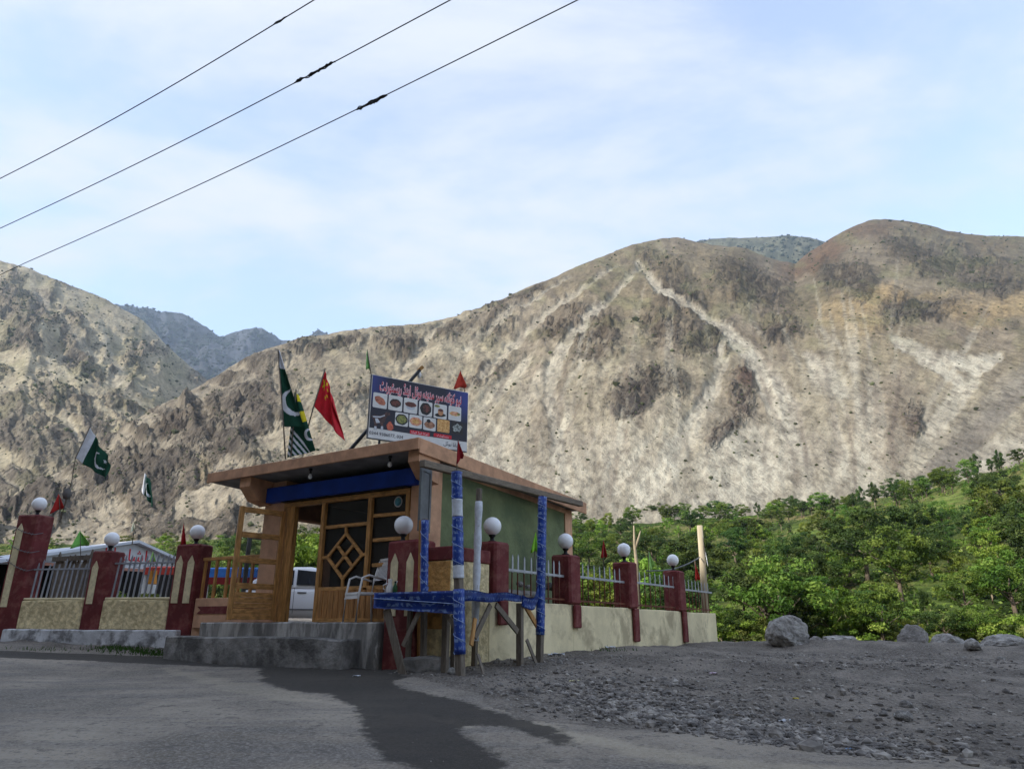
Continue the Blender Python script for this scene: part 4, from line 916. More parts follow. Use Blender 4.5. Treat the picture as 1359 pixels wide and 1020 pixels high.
# ---- ground inside the compound
cy = [KF.p(KU+.1, KV+.1, 0), KF.p(uE, WV+.1, 0), KF.p(uE+3, 9, 0), KF.p(uE+6, 30, 0), LF.p(-14, 26, 0), LF.p(-14, .2, 0), LF.p(pb3[0], .2, 0), KF.p(-.3, 4.4, 0), KF.p(-.3, .3, 0)]
bmg = bmesh.new(); bmg.faces.new([bmg.verts.new((p.x, p.y, -.06)) for p in cy]); meg = bpy.data.meshes.new('courtyard'); bmg.to_mesh(meg); bmg.free()
oy = link('courtyard', meg, pmat('courtyard_dirt', hexc(120, 112, 102), .3, 1.5, .95, .5, 20, .02)); oy['kind'] = 'structure'

# ================================================================ the blue stall table and its posts
UA, VA = -1.058, -1.487
zA = KF.hit_v(610, 897, VA)[2]
ZT = KF.hit_u(560, 785.5, UA)[2]                       # table top height
def tv(px, py): h = KF.hit_v(px, py, VA+.05); return KF.p(h[0], VA+.05, h[2])      # on the right side of the table
def tu(px, py, u=UA+.05): h = KF.hit_u(px, py, u); return KF.p(u, h[1], h[2])           # on its front side
def foot(p): return Vector((p.x, p.y, gsurf(p.x, p.y)-.03))
vL = KF.hit_u(497, 785, UA)[1]; uB = KF.hit_v(718, 800, VA)[0]
table = thing('stall_table', 'rough timber stall table skirted with printed blue plastic sheet', 'table', KF.p(UA+.5, VA+.7, zA))
for k in range(4):
    MB().fbox(KF, UA+.02+k*.165, UA+.18+k*.165, VA+.03, vL, ZT-.03, ZT-.002+.004*(k % 2), .004).build('table_board', M_oldh, table)
for k in range(3):
    MB().fbox(KF, UA+.70, uB, VA+.03+k*.17, VA+.195+k*.17, ZT-.03, ZT-.002+.004*(k % 2), .004).build('table_board', M_oldh, table)
def sheet(path, z_top, z_bot, name='skirt', seed=0, amp=.008):
    """plastic sheet hanging along a path of points; slightly wavy"""
    bm = bmesh.new(); n = len(path); rows = 7; G_ = []
    for r in range(rows+1):
        f = r/rows; row = []
        for i, p in enumerate(path):
            a = path[max(i-1, 0)]; b = path[min(i+1, n-1)]; d = (b-a); d.z = 0; d.normalize(); nn = Vector((d.y, -d.x, 0))
            zt_ = z_top[i]; zb_ = z_bot[i]; w = (float(fbm(i*.35+seed, f*2.0, 700+seed, 3))-.5)*amp*4*(0.3+f)
            row.append(bm.verts.new((p.x+nn.x*w, p.y+nn.y*w, zt_+(zb_-zt_)*f+(float(fbm(i*.5, 3.3, 710+seed, 3))-.5)*.02*f)))
        G_.append(row)
    for A, B in zip(G_, G_[1:]):
        for k in range(n-1): f_ = bm.faces.new((A[k], A[k+1], B[k+1], B[k])); f_.smooth = True
    bmesh.ops.solidify(bm, geom=bm.faces, thickness=.004)
    m = MB(); m.bm.free(); m.bm = bm; o = m.build(name, M_sheet, table); return o
nF = 28
pathF = [KF.p(UA-.006, vL+(VA-.006-vL)*k/nF, 0) for k in range(nF+1)]
h0 = KF.hit_u(500, 806, UA)[2]; h1 = KF.hit_u(607, 815, UA)[2]
sheet(pathF, [ZT+.01]*(nF+1), [h0+(h1-h0)*k/nF for k in range(nF+1)], seed=1)
uW = KF.hit_v(692, 790, VA)[0]
pathR = [KF.p(UA-.006+(uW-UA)*k/20, VA-.006, 0) for k in range(21)]
zrb = KF.hit_v(650, 800, VA)[2]; zrl_ = KF.hit_v(690, 797, VA)[2]
sheet(pathR, [ZT+.012+.012*math.sin(k*.55) for k in range(21)], [zrb+(zrl_-zrb)*k/20+.012*math.sin(k*.55) for k in range(21)], seed=2)
pathT = [KF.p(uW+(uB-.05-uW)*k/12, VA-.008-.05*math.sin(k/12*math.pi), 0) for k in range(13)]
zt1 = KF.hit_v(722, 766, VA)[2]; zt2 = KF.hit_v(722, 792, VA)[2]
zz1 = [ZT+.012-.05*math.sin(min(1, k/8)*math.pi)+(zt1-ZT)*max(0, (k-6)/6)**1.5 for k in range(13)]
sheet(pathT, zz1, [z-.16+.02*k/12 for z in zz1], 'loose_skirt_end', seed=3, amp=.016)
# light seams along the skirt
m = MB(); m.tube([p+Vector((0, 0, h0+(h1-h0)*k/nF+.12))-KF.a*.010 for k, p in enumerate(pathF)], .005, 5)
m.build('skirt_seam', M_seam, table)
# timber under the table: legs and crossed braces
def tleg(pa, pb, w=.07, d=.05, mat=None, name='leg', grounded=True, up=None):
    if grounded: pb = foot(pb)
    MB().bar(pa, pb, w, d, up=up or KF.a, bev=.004).build(name, mat or M_old, table)
tleg(tv(690, 800), tv(690, 878), .085, .07)
a = tu(545, 806, UA+.55); tleg(a, a, .07, .06)
a = tu(603, 815, UA+.55); tleg(a, a, .07, .05)
a = tv(630, 800)+KF.b*.45; tleg(a, a, .085, .07)
tleg(tu(513, 808), tu(537, 861), .12, .03, name='brace'); tleg(tu(556, 812), tu(535, 857, UA+.02), .06, .03, name='brace', grounded=False)
tleg(tu(592, 814), tu(606, 834), .06, .03, name='brace', grounded=False)
tleg(tv(651, 802), tv(630, 846), .075, .03, name='brace', grounded=False, up=KF.b); tleg(tv(658, 802), tv(687, 838), .08, .03, name='brace', grounded=False, up=KF.b)
tleg(tv(695, 800), tv(716, 838)-KF.b*.02, .075, .03, M_yellow_wood, name='brace', grounded=False, up=KF.b)
tleg(tv(628, 820)-KF.b*.03, tv(620, 856)-KF.b*.06, .06, .03, M_yellow_wood, name='brace', grounded=False, up=KF.b)
# ground props leaning against the legs
for (a_, b_, lab) in (((629, 867), (642, 895), 'short grey plank leaning against the table beside the blue corner post'), ((694, 848), (712, 881), 'short grey plank leaning against the right leg of the table')):
    A = tv(*a_)-KF.b*.06; B = gpt(*b_); A2 = A+(B-A)*0
    MB().bar(A2, B+Vector((0, 0, .0)), .06, .02, up=KF.b, bev=.003).solo('plank', M_old, lab, 'plank', B, 'loose planks at the table')
MB().bar(gpt(684, 848)+Vector((0, 0, .18))+KF.b*.3, gpt(722, 852)+Vector((0, 0, .18))+KF.b*.3, .02, .12).solo('plank', M_old, 'flat brown board against the cream wall under the right end of the table', 'plank', gpt(700, 850)+KF.b*.3, 'loose planks at the table')

def wrapped_post(label, top, bot, r, bands, seams, rest, group='posts wrapped in blue sheet', wood_below=None):
    """bands: list of (t0, t1, material); t runs 0 top to 1 foot"""
    p = thing('wrapped_post', label, 'post', bot, group)
    top = Vector(top); bot = Vector(bot)
    MB().bar(top+Vector((0, 0, .02)), bot, r*1.55, r*1.55, up=KF.a, bev=.006).build('timber', M_old, p)
    for k, (t0, t1, mat) in enumerate(bands):
        n = 14; pts = [top+(bot-top)*(t0+(t1-t0)*i/n) for i in range(n+1)]
        m = MB(); m.tube(pts, [r*(1.13+.10*float(fbm(i*.6+k*9, r*50, 720, 3))) for i in range(n+1)], 10, cap=True)
        name = 'sheet_wrap' if mat is M_sheet else 'white_wrap'; o = m.build(name, mat, p)
        if mat is M_sheet and seams:
            L = (bot-top).length*(t1-t0); turns = max(1.0, L/seams); q = MB(); N = int(turns*16)
            pts = []
            for i in range(N+1):
                f = i/N; c = top+(bot-top)*(t0+(t1-t0)*f); a = f*turns*2*math.pi; rr = r*1.25
                pts.append(c+Vector((math.cos(a)*rr, math.sin(a)*rr, 0)))
            q.tube(pts, .0042, 5); q.build('wrap_edge', M_seam, o)
    return p
PA_t, PA_b = Vector(ray(606, 626))*9.35, None
pa_b = gpt(611, 897); pa_t = Vector(ray(606, 626))*(pa_b.y+.02)
def fr_(py, y0=626., y1=897.): return (py-y0)/(y1-y0)
wrapped_post('tall front post wrapped in blue sheet with two white bands, at the table corner', pa_t, foot(pa_b), .059,
    [(0, fr_(665), M_sheet), (fr_(665), fr_(689), M_white_tape), (fr_(689), fr_(755), M_sheet), (fr_(755), fr_(772), M_white_tape), (fr_(786), fr_(868), M_sheet)], .21, None)
pb_b = gpt(716, 879); pb_t = Vector(ray(720, 659))*(pb_b.y+.02)
wrapped_post('tall blue wrapped post at the right end of the table, against the green wall', pb_t, foot(pb_b), .055, [(0, .83, M_sheet)], .19, None)
pc_b = gpt(562, 889); pc_t = Vector(ray(564, 690))*(pc_b.y)
wrapped_post('thinner post with a blue wrapped upper half at the back left of the table', pc_t, foot(pc_b), .045, [(.0, .50, M_sheet)], .3, None)
# slim yellowish stick beside it, white taped post behind the table
MB().bar(Vector(ray(559, 690))*(pc_b.y+.05), foot(gpt(556, 885)), .05, .04, up=KF.a).solo('timber_stick', M_yellow_wood, 'pale square timber beside the thin blue wrapped post, below the folded shutter', 'stick', foot(gpt(556, 885)))
wp_b = KF.p(.05, -1.02, 0); wp_b = foot(wp_b); k_ = wp_b.y
wt = Vector(ray(636, 648))*k_; wb_ = Vector(ray(630, 850))*k_
pw = thing('taped_post', 'short timber post wrapped in white sheet with a bare wooden top, before the green wall', 'post', foot(Vector((wb_.x, wb_.y, 0))))
MB().bar(wt, foot(Vector((wb_.x, wb_.y, 0))), .07, .06, up=KF.a, bev=.004).build('timber', M_old, pw)
a = wt+(wb_-wt)*.09
m = MB(); m.tube([a+(wb_-a)*i/16 for i in range(17)], [.052+.006*math.sin(i*1.7) for i in range(17)], 8); m.build('white_wrap', M_white_tape, pw)
# long beam carried by the two wrapped posts along the roof edge
b0 = Vector(ray(560, 614))*(pa_t.y-.25); b1 = Vector(ray(772, 666))*14.9
bdir = (pb_t-pa_t); B0 = pa_t-bdir*.22+Vector((0, 0, .05)); 
b1 = Vector(ray(771, 668.5))*13.9; b0 = Vector(ray(560, 614.5))*9.9
m = MB().bar(b0, b1, .10, .10, bev=.008); m.solo('wooden_beam', M_oldh, 'long weathered wooden beam laid along the right roof edge over the blue posts', 'beam', b0)

# small jug and bottle at the left end of the table
jb = tu(517, 785, UA+.45); jb = KF.p(*KF.uv(jb)[:2], ZT)
j = thing('white_jug', 'small white jug standing on the left end of the blue table', 'jug', jb)
MB().lathe(jb, [(.001, 0), (.045, 0), (.052, .03), (.050, .10), (.032, .14), (.026, .17), (.034, .20), (.030, .215), (.001, .215)], 14).build('body', M_white_metal, j)
m = MB(); m.tube([jb+Vector((-.045, .0, .06)), jb+Vector((-.09, .0, .08)), jb+Vector((-.095, 0, .13)), jb+Vector((-.035, 0, .16))], .008, 6); m.build('handle', M_white_metal, j)
m = MB(); m.tube([jb+Vector((.04, 0, .09)), jb+Vector((.085, 0, .15)), jb+Vector((.10, 0, .19))], [.014, .010, .008], 6); m.build('spout', M_white_metal, j)
jb2 = jb+KF.b*-.10
j = thing('green_bottle', 'small green bottle beside the white jug on the table', 'bottle', jb2)
MB().lathe(jb2, [(.001, 0), (.032, 0), (.034, .10), (.016, .14), (.014, .165), (.001, .165)], 12).build('body', pmat('green_plastic', hexc(50, 92, 58), .2, 5, .3, 0), j)
MB().lathe(jb2+Vector((0, 0, .165)), [(.001, 0), (.016, 0), (.016, .02), (.001, .02)], 10).build('cap', M_black, j)

# white metal chair on the porch
cf = KF.p(-.28, 1.05, FL)
hc_ = KF.hit_u(472, 819, -.45); CHF = Fr(Vector((0, 0, 0))+KF.p(-.30, KF.hit_u(484, 820, -.30)[1], FL-.004), KF.az-math.pi/2-1.2)
ch = thing('metal_chair', 'white metal garden chair with slatted seat and back on the porch', 'chair', CHF.o)
# the chair faces -a (to the left in the picture)
hw = .23
for s in (-1, 1):
    m = MB(); m.tube([CHF.p(.24, s*hw, 0), CHF.p(.22, s*hw, .40), CHF.p(.18, s*hw, .62), CHF.p(.08, s*hw, .66), CHF.p(-.18, s*hw, .60)], .016, 7); m.build('leg', M_white_metal, ch)
    m = MB(); m.tube([CHF.p(-.22, s*hw, 0), CHF.p(-.19, s*hw, .40), CHF.p(-.22, s*hw, .62), CHF.p(-.31, s*hw, .92)], .016, 7); m.build('leg', M_white_metal, ch)
    MB().bar(CHF.p(.23, s*hw, .40), CHF.p(-.19, s*hw, .40), .022, .022).build('seat_rail', M_white_metal, ch)
MB().bar(CHF.p(-.31, -hw, .92), CHF.p(-.31, hw, .92), .03, .03).build('top_rail', M_white_metal, ch)
MB().bar(CHF.p(-.23, -hw, .62), CHF.p(-.23, hw, .62), .025, .025).build('back_rail', M_white_metal, ch)
MB().bar(CHF.p(.23, -hw, .40), CHF.p(.23, hw, .40), .025, .025).build('front_rail', M_white_metal, ch)
for i in range(11):
    u = .215-i*.039; MB().bar(CHF.p(u, -hw, .415), CHF.p(u, hw, .415), .024, .008).build('seat_slat', M_white_metal, ch)
for i in range(10):
    v = -hw+.03+i*(2*hw-.06)/9; MB().bar(CHF.p(.238, v, .34), CHF.p(.225, v, .415), .026, .008, up=CHF.a).build('seat_edge_slat', M_white_metal, ch)
MB().bar(CHF.p(.238, -hw, .335), CHF.p(.238, hw, .335), .018, .018).build('front_rail', M_white_metal, ch)
for i in range(9):
    v = -hw+.04+i*(2*hw-.08)/8; MB().bar(CHF.p(-.235, v, .62), CHF.p(-.305, v, .91), .022, .008, up=CHF.a).build('back_slat', M_white_metal, ch)
# ================================================================ roof sign
def urdu(words): return ' '.join(''.join(reversed(w)) for w in reversed(words))
W_new = '\ufee7\ufbff\ufeee'; W_q = '\ufb90\ufeee\ufe8b\ufb69\ufba7'; W_s = '\ufeb3\ufb59\ufeae'; W_m = '\ufee3\ufeaa\ufbfe\ufee8\ufba7'
W_h = '\ufba8\ufeee\ufb68\ufede'; W_and = '\ufe8d\ufbfe\ufee8\ufb89'; W_r = '\ufead\ufbfe\ufeb4\ufb69\ufeee\ufead\ufee7\ufb67'
W_masha = '\ufee3\ufe8e\ufeb7\ufe8e\ufe80'; W_allah = '\ufe8d\ufedf\ufee0\ufba7'; W_food = '\ufb90\ufbab\ufe8e\ufee7\ufe8e'
yL, yR = 11.0, 11.95
sBL = at(488.5, 582, yL); sTL = at(492.3, 497, yL); sBR = at(619.7, 597, yR); sTR = at(614.5, 520.5, yR)
sz0 = (sBL.z+0)/1; 
S_x = Vector((sBR.x-sBL.x, sBR.y-sBL.y, 0)); SW = S_x.length; S_x.normalize(); S_n = Vector((S_x.y, -S_x.x, 0))   # towards the viewer
SH = ((sTL.z-sBL.z)+(sTR.z-sBR.z))/2; S_o = Vector((sBL.x, sBL.y, (sBL.z+sBR.z)/2))
slope_s = (sBR.z-sBL.z)/SW
def sp(s, t, d=0.0): return S_o+S_x*(s*SW)+Vector((0, 0, 1))*(t*SH)+S_n*d
def spx(px, py):
    r = Vector(ray(px, py)); k = S_o.dot(S_n)/r.dot(S_n); q = r*k-S_o; return q.dot(S_x)/SW, q.z/SH
sign = thing('roof_sign', 'dark blue restaurant signboard with dish photos standing on the kiosk roof', 'sign', sp(.5, 0))
M_navy = pmat('navy_print', hexc(34, 32, 62), .12, 2, .55, 0); M_navyb = pmat('blue_print', hexc(48, 62, 140), .12, 2, .55, 0)
def sbox(s0, s1, t0, t1, d0, d1, name, mat, par=None): 
    return MB().hexa([sp(s0, t0, d0), sp(s1, t0, d0), sp(s1, t0, d1), sp(s0, t0, d1), sp(s0, t1, d0), sp(s1, t1, d0), sp(s1, t1, d1), sp(s0, t1, d1)]).build(name, mat, par or sign)
pn = sbox(0, 1, 0, 1, -.03, 0, 'panel', M_white_metal)
t = NT('sign_gradient_print'); v = t.coord('Generated'); sx = t.new('ShaderNodeSeparateXYZ'); t.l.new(v, sx.inputs[0])
c = t.mix(t.ramp(sx.outputs[0], [(0, (.7, .7, .7)), (.18, (.0, 0, 0)), (.75, (0, 0, 0)), (1, (1, 1, 1))]), hexc(33, 30, 50), hexc(50, 64, 146))
c = t.mix(t.ramp(sx.outputs[2], [(.35, (0, 0, 0)), (.75, (1, 1, 1))]), hexc(30, 28, 44), c); t.base(c); t.rough(.55); M_grad = t.m
sbox(.004, .996, .155, .992, .0005, .003, 'printed_face', M_grad)
z4 = lambda x, y: spx(470+x/7.283, 480+y/7.283)
def ellipse(cs, ct, rs, rt, d, mat, name, par, n=16, ang=0, rough_=0.0, seed=0):
    bm_ = bmesh.new(); vs = []
    for k in range(n):
        a = 2*math.pi*k/n; e = 1+rough_*math.sin(k*2.3+seed)
        x = rs*math.cos(a)*e; y = rt*math.sin(a)*e; vs.append(bm_.verts.new(sp(cs, ct, d)+S_x*(x*math.cos(ang)-y*math.sin(ang))+Vector((0, 0, x*math.sin(ang)+y*math.cos(ang)))))
    f = bm_.faces.new(vs); r_ = bmesh.ops.extrude_face_region(bm_, geom=[f]); bmesh.ops.translate(bm_, verts=[g for g in r_['geom'] if isinstance(g, bmesh.types.BMVert)], vec=S_n*.0012)
    m = MB(); m.bm.free(); m.bm = bm_; return m.build(name, mat, par)
def rrect(cs, ct, w, h, d, mat, name, par, r=.02):
    pts = []
    for (sx_, sy_, a0) in ((1, 1, 0), (-1, 1, 90), (-1, -1, 180), (1, -1, 270)):
        for k in range(4):
            a = math.radians(a0+k*30); pts.append(sp(cs, ct, d)+S_x*(sx_*(w/2-r)+r*math.cos(a))+Vector((0, 0, sy_*(h/2-r)+r*math.sin(a))))
    return MB().prism(pts, S_n*.0015).build(name, mat, par)
def food(name, a, b, sc_=26): 
    t = NT(name); v = t.coord('Object'); t.base(t.ramp(t.noise(v, sc_, 4, .7), [(.35, hexc(*a)), (.65, hexc(*b))])); t.rough(.6); return t.m
F_red = food('red_stew', (120, 54, 40), (206, 130, 100)); F_brown = food('brown_curry', (48, 26, 24), (128, 70, 58)); F_dark = food('dark_karahi', (22, 20, 22), (52, 44, 42)); F_veg = food('green_vegetables', (70, 82, 40), (178, 176, 96)); F_pink = food('pink_dish', (190, 90, 70), (240, 190, 150)); F_fry = food('fried_food', (190, 120, 50), (240, 200, 130)); F_tea = food('milk_tea', (170, 112, 72), (206, 156, 112)); F_fish = food('grey_fish', (50, 54, 52), (190, 196, 192)); F_meat = food('roast_meat', (120, 76, 50), (190, 140, 110))
TW = (z4(322, 400)[0]-z4(178, 375)[0])*SW; TH = .145*SH/.145*.19*.9
TH = (z4(250, 300)[1]-z4(250, 448)[1])*SH
tiles = [(250, 375, [(0, 0, .40, .24, F_red, -.5)]), (398, 400, [(0, 0, .38, .28, F_dark, 0), (0, 0, .30, .2, F_brown, 0)]), (545, 425, [(0, -.12, .3, .16, M_white_tape, 0), (0, .08, .40, .17, F_brown, 0)]), (690, 455, [(0, 0, .40, .42, F_dark, 0), (.05, .03, .24, .26, F_brown, 0)]),
         (832, 480, [(.0, -.25, .40, .13, F_dark, .1), (.02, -.05, .2, .24, F_tea, 0), (.02, .08, .19, .09, F_brown, 0), (-.25, .33, .2, .08, F_veg, 0)]), (972, 500, [(0, -.02, .40, .15, F_fry, 0), (-.02, .0, .26, .10, F_pink, 0), (.28, -.02, .12, .08, F_veg, .3)]),
         (458, 557, [(0, 0, .42, .36, F_dark, 0), (0, 0, .33, .27, F_veg, 0)]), (594, 577, [(0, 0, .42, .28, F_pink, 0), (0, 0, .26, .16, F_fry, 0)]), (728, 602, [(0, -.05, .38, .24, F_meat, 0), (-.08, .2, .14, .12, F_dark, 0)]), (862, 620, []), (995, 640, [])]
for k, (x, y, dishes) in enumerate(tiles):
    s_, t_ = z4(x, y); mat = M_white_metal if k < 9 else (F_fry if k == 9 else F_dark)
    o = rrect(s_, t_, TW*.95 if k < 6 else TW*.90, TH*.98 if k < 6 else TH*.86, .0032, mat, 'menu_picture', sign)
    for q, (dx, dy, rx, ry, m_, an) in enumerate(dishes): ellipse(s_+dx*TW/SW, t_+dy*TH/SH, rx*TW, ry*TH, .0050+q*.0014, m_, 'dish', o, 18, an, .05, q)
    if k == 10: ellipse(s_, t_, .34*TW, .26*TH, .005, F_fish, 'dish', o, 14, .3, .2, 1)
def to_mesh(o):
    bpy.context.view_layer.update(); dg = bpy.context.evaluated_depsgraph_get(); me = bpy.data.meshes.new_from_object(o.evaluated_get(dg)); n = bpy.data.objects.new(o.name, me); COL.objects.link(n)
    n.parent = o.parent; n.location = o.location; n.rotation_euler = o.rotation_euler; n.scale = o.scale; nm = o.name; bpy.data.objects.remove(o); n.name = nm; return n
def stext(body, s_, t_, size, d, mat, name, off=0.0, align='CENTER', par=None):
    cu = bpy.data.curves.new(name, 'FONT'); cu.body = body; cu.size = size; cu.align_x = align; cu.align_y = 'CENTER'; cu.extrude = .0006; cu.offset = off; cu.resolution_u = 3
    o = bpy.data.objects.new(name, cu); COL.objects.link(o); cu.materials.append(mat)
    par = par or sign; o.parent = par
    Zv = Vector((0, 0, 1)); M = Matrix(((S_x.x, Zv.x, S_n.x), (S_x.y, Zv.y, S_n.y), (S_x.z, Zv.z, S_n.z)))
    o.location = sp(s_, t_, d)-wloc(par); o.rotation_euler = M.to_euler(); return to_mesh(o)
M_redp = pmat('red_print', hexc(206, 44, 56), .08, 8, .55, 0); M_pinkp = pmat('pale_pink_print', hexc(238, 205, 214), .05, 8, .55, 0); M_inkp = pmat('dark_ink', hexc(52, 50, 66), .1, 8, .6, 0)
title = urdu([W_new, W_q, W_s, W_m, W_h, W_and, W_r])
ts, tt_ = z4(610, 305)
for off, d, mm, nm in ((.012, .0034, M_pinkp, 'title_outline'), (0.0, .0052, M_redp, 'title_lettering')):
    o = stext(title, .5, .835, .2, d, mm, nm, off); bpy.context.view_layer.update()
    w = o.dimensions.x; 
    if w > 0: o.scale = (SW*.85/w, 1.12, 1)
s_, t_ = z4(310, 718); stext('0344 9386077, 034', s_+.0, .075, .075, .0034, M_inkp, 'phone_number')
stext(urdu([W_food, W_h]), .84, .075, .085, .0034, M_inkp, 'small_lettering')
for (x, y, w_) in ((635, 690, 190), (855, 718, 178)):
    s_, t_ = z4(x, y); o = rrect(s_, t_, w_/7.283/93*SW*.72, .062, .0032, M_redp, 'red_label', sign, .012)
    stext(urdu([W_food, W_and, W_food]) if w_ > 180 else urdu([W_r]), s_, t_, .055, .0052, M_pinkp, 'label_lettering', par=o)
# goat and chicken printed at the lower left
def sil(pts, mat, name, d=.0034):
    return MB().prism([sp(*z4(x, y), d) for x, y in pts][::1], S_n*.0012).build(name, mat, sign)
F_goat = food('goat_brown', (52, 34, 34), (98, 66, 60)); F_hen = food('hen_orange', (176, 72, 50), (220, 120, 90))
g = sil([(160, 520), (200, 512), (250, 520), (290, 505), (310, 484), (345, 492), (348, 515), (325, 522), (305, 548), (295, 580), (278, 600), (280, 655), (258, 655), (262, 610), (236, 590), (220, 600), (218, 655), (190, 655), (195, 600), (185, 560), (172, 535)], F_goat, 'goat_picture')
MB().prism([sp(*z4(x, y), .0052) for x, y in ((175, 522), (250, 526), (295, 512), (297, 522), (250, 540), (185, 535))], S_n*.001).build('white_patch', M_white_tape, g)
MB().prism([sp(*z4(x, y), .0052) for x, y in ((200, 545), (225, 545), (250, 585), (238, 590), (212, 590))], S_n*.001).build('white_patch', M_white_tape, g)
for x in (204, 268): MB().prism([sp(*z4(x+a, b), .0052) for a, b in ((-10, 622), (10, 622), (12, 655), (-12, 655))], S_n*.001).build('white_patch', M_white_tape, g)
sil([(335, 580), (352, 575), (362, 595), (375, 615), (378, 645), (362, 660), (335, 664), (318, 645), (312, 610)], F_hen, 'hen_picture')
# frame and struts
for t_ in (.0, 1.0): sbox(-.008, 1.008, t_-.012, t_+.012, -.05, -.031, 'frame_bar', M_steel)
for s_ in (.0, 1.0): sbox(s_-.008, s_+.008, .013, .987, -.05, -.031, 'frame_bar', M_steel)
def roofz(p): return rz(KF.uv(p)[0])+.15
for (s_, a, b) in ((.12, 0, 0), (.88, 0, 0)):
    p = sp(s_, .5, -.06); MB().bar(Vector((p.x, p.y, roofz(p))), sp(s_, .9, -.06), .03, .03, up=S_n).build('strut', M_black, sign)
# long dark prop behind the sign, crossing it diagonally
pr0 = Vector(ray(465, 592))*11.5; pr1 = Vector(ray(557, 491))*12.3
pr0.z = max(pr0.z-.06, roofz(pr0)-.0)
m = MB().bar(pr0, pr1, .06, .05, bev=.004); pp = thing('roof_prop', 'dark slanting pole behind the signboard with a rag bound tip', 'pole', pr0)
m.build('pole', M_black, pp)
MB().lathe(pr1-Vector((.0, 0, .10)), [(.001, -.06), (.032, -.04), (.036, .02), (.02, .05), (.018, .09), (.001, .09)], 10).build('white_cap', M_white_metal, pp)
MB().bar(pr1+Vector((-.03, 0, -.02)), pr1+Vector((.06, .0, .07)), .05, .05).build('wood_tip', M_yellow_wood, pp)
for px, py in ((598, 607), (588, 603)):
    q = KF.hit_v(px+20, py+6, -.1); c = KF.p(.5, -.12, rz(.5)+.16)
for k, u in enumerate((.9, 1.35, 2.3)):
    c = KF.p(u, -.1, rz(u)+.15); s_ = MB().lathe(c, [(.001, 0), (.07, 0), (.09, .03), (.05, .07), (.001, .08)], 7).solo('roof_stone', M_cement, ['dark stone on the right roof edge just below the sign', 'dark stone on the right roof edge, second from the sign', 'dark stone on the right roof edge farthest from the sign'][k], 'stone', c, 'stones on the roof edge')

# ================================================================ flags
def flag(name, label, cat, group, quad, depth, pattern, mats, nx=44, ny=30, wave=.05, waves=2.5, pole=None, pole_r=.012, pole_mat=None, seed=0, sag=0.0, ddep=0.0):
    """quad: picture positions of hoist top, fly top, fly bottom, hoist bottom; depth in metres"""
    Q = [Vector(ray(*q)) for q in quad]; dd = [depth, depth+ddep, depth+ddep, depth]
    Q = [q*d for q, d in zip(Q, dd)]
    me = bpy.data.meshes.new('cloth'); V = []; F = []; MI = []
    for j in range(ny+1):
        for i in range(nx+1):
            u, v = i/nx, j/ny
            p = (Q[3]*(1-u)+Q[2]*u)*(1-v)+(Q[0]*(1-u)+Q[1]*u)*v
            w = wave*(u**.7)*math.sin(u*waves*6.28+v*2.1+seed)+wave*.5*math.sin(v*5+u*9+seed*2)*u
            p = p+Vector((w*.12, w*1.0, w*.12-sag*math.sin(u*math.pi)))
            V.append(p)
    for j in range(ny):
        for i in range(nx):
            a = j*(nx+1)+i; F.append((a, a+1, a+nx+2, a+nx+1)); MI.append(pattern((i+.5)/nx, (j+.5)/ny))
    root = thing(name, label, cat, pole[0] if pole else Q[3], group)
    o_ = wloc(root); me.from_pydata([v-o_ for v in V], [], F); me.polygons.foreach_set('material_index', MI); me.polygons.foreach_set('use_smooth', [True]*len(F))
    for m_ in mats: me.materials.append(m_)
    c = bpy.data.objects.new('cloth', me); COL.objects.link(c); c.parent = root
    md = c.modifiers.new('thickness', 'SOLIDIFY'); md.thickness = .004
    if pole: m = MB(); m.tube(pole, pole_r, 7); m.build('pole', pole_mat or M_old, root)
    return root
C_w, C_g, C_r, C_y = cloth('white', (214, 216, 222)), cloth('dark_green', (18, 66, 48)), cloth('red', (206, 36, 48)), cloth('yellow', (222, 200, 40))
def star(u, v, cu_, cv_, r, asp, rot=0):
    x, y = (u-cu_)*asp, v-cv_; a = math.atan2(x, y)+rot; d = math.hypot(x, y); k = (a % (2*math.pi/5))/(2*math.pi/5); k = abs(k-.5)*2
    return d < r*(.42+.58*k**1.3)
def pak(u, v):
    if u < .25: return 0
    x, y = (u-.625)*1.5, v-.5
    if math.hypot(x, y) < .30 and math.hypot(x-.085, y-.07) > .255: return 0
    if star(u, v, .625+.19/1.5*1.0, .68, .085, 1.5, .5): return 0
    return 1
def ajk(u, v):
    if v < .5: return 0 if int((.5-v)*16) % 2 == 0 and v < .47 else 1
    if u < .36 and v >= .5: return 2 if (u < .3) else 1
    x, y = (u-.68)*1.5, v-.75
    if math.hypot(x, y) < .19 and math.hypot(x-.06, y-.03) > .16: return 0
    if star(u, v, .72, .80, .06, 1.5): return 0
    return 1
def prc(u, v):
    if star(u, v, .17, .74, .16, 1.5): return 1
    for (a, b) in ((.34, .90), (.40, .78), (.40, .62), (.34, .52)):
        if star(u, v, a, b, .055, 1.5): return 1
    return 0
dF = 15.2
flag('flag', 'green and white crescent flag on a pole behind the tall left pillar', 'flag', None, [(119, 566), (148, 617), (143, 637), (100, 608)], dF, pak, [C_w, C_g], wave=.07, pole=[Vector(ray(80, 690))*dF, Vector(ray(95, 640))*dF, Vector(ray(100, 608))*dF, Vector(ray(120, 565))*dF], seed=1)
tuft = at(89, 655, dF); MB().lathe(tuft, [(.001, -.12), (.07, -.09), (.09, .0), (.05, .1), (.001, .13)], 9).solo('rag_bundle', cloth('grey', (96, 92, 90)), 'dark rag bundle tied to the flag pole above the tall left pillar', 'rag', tuft)
dF2 = 25.0
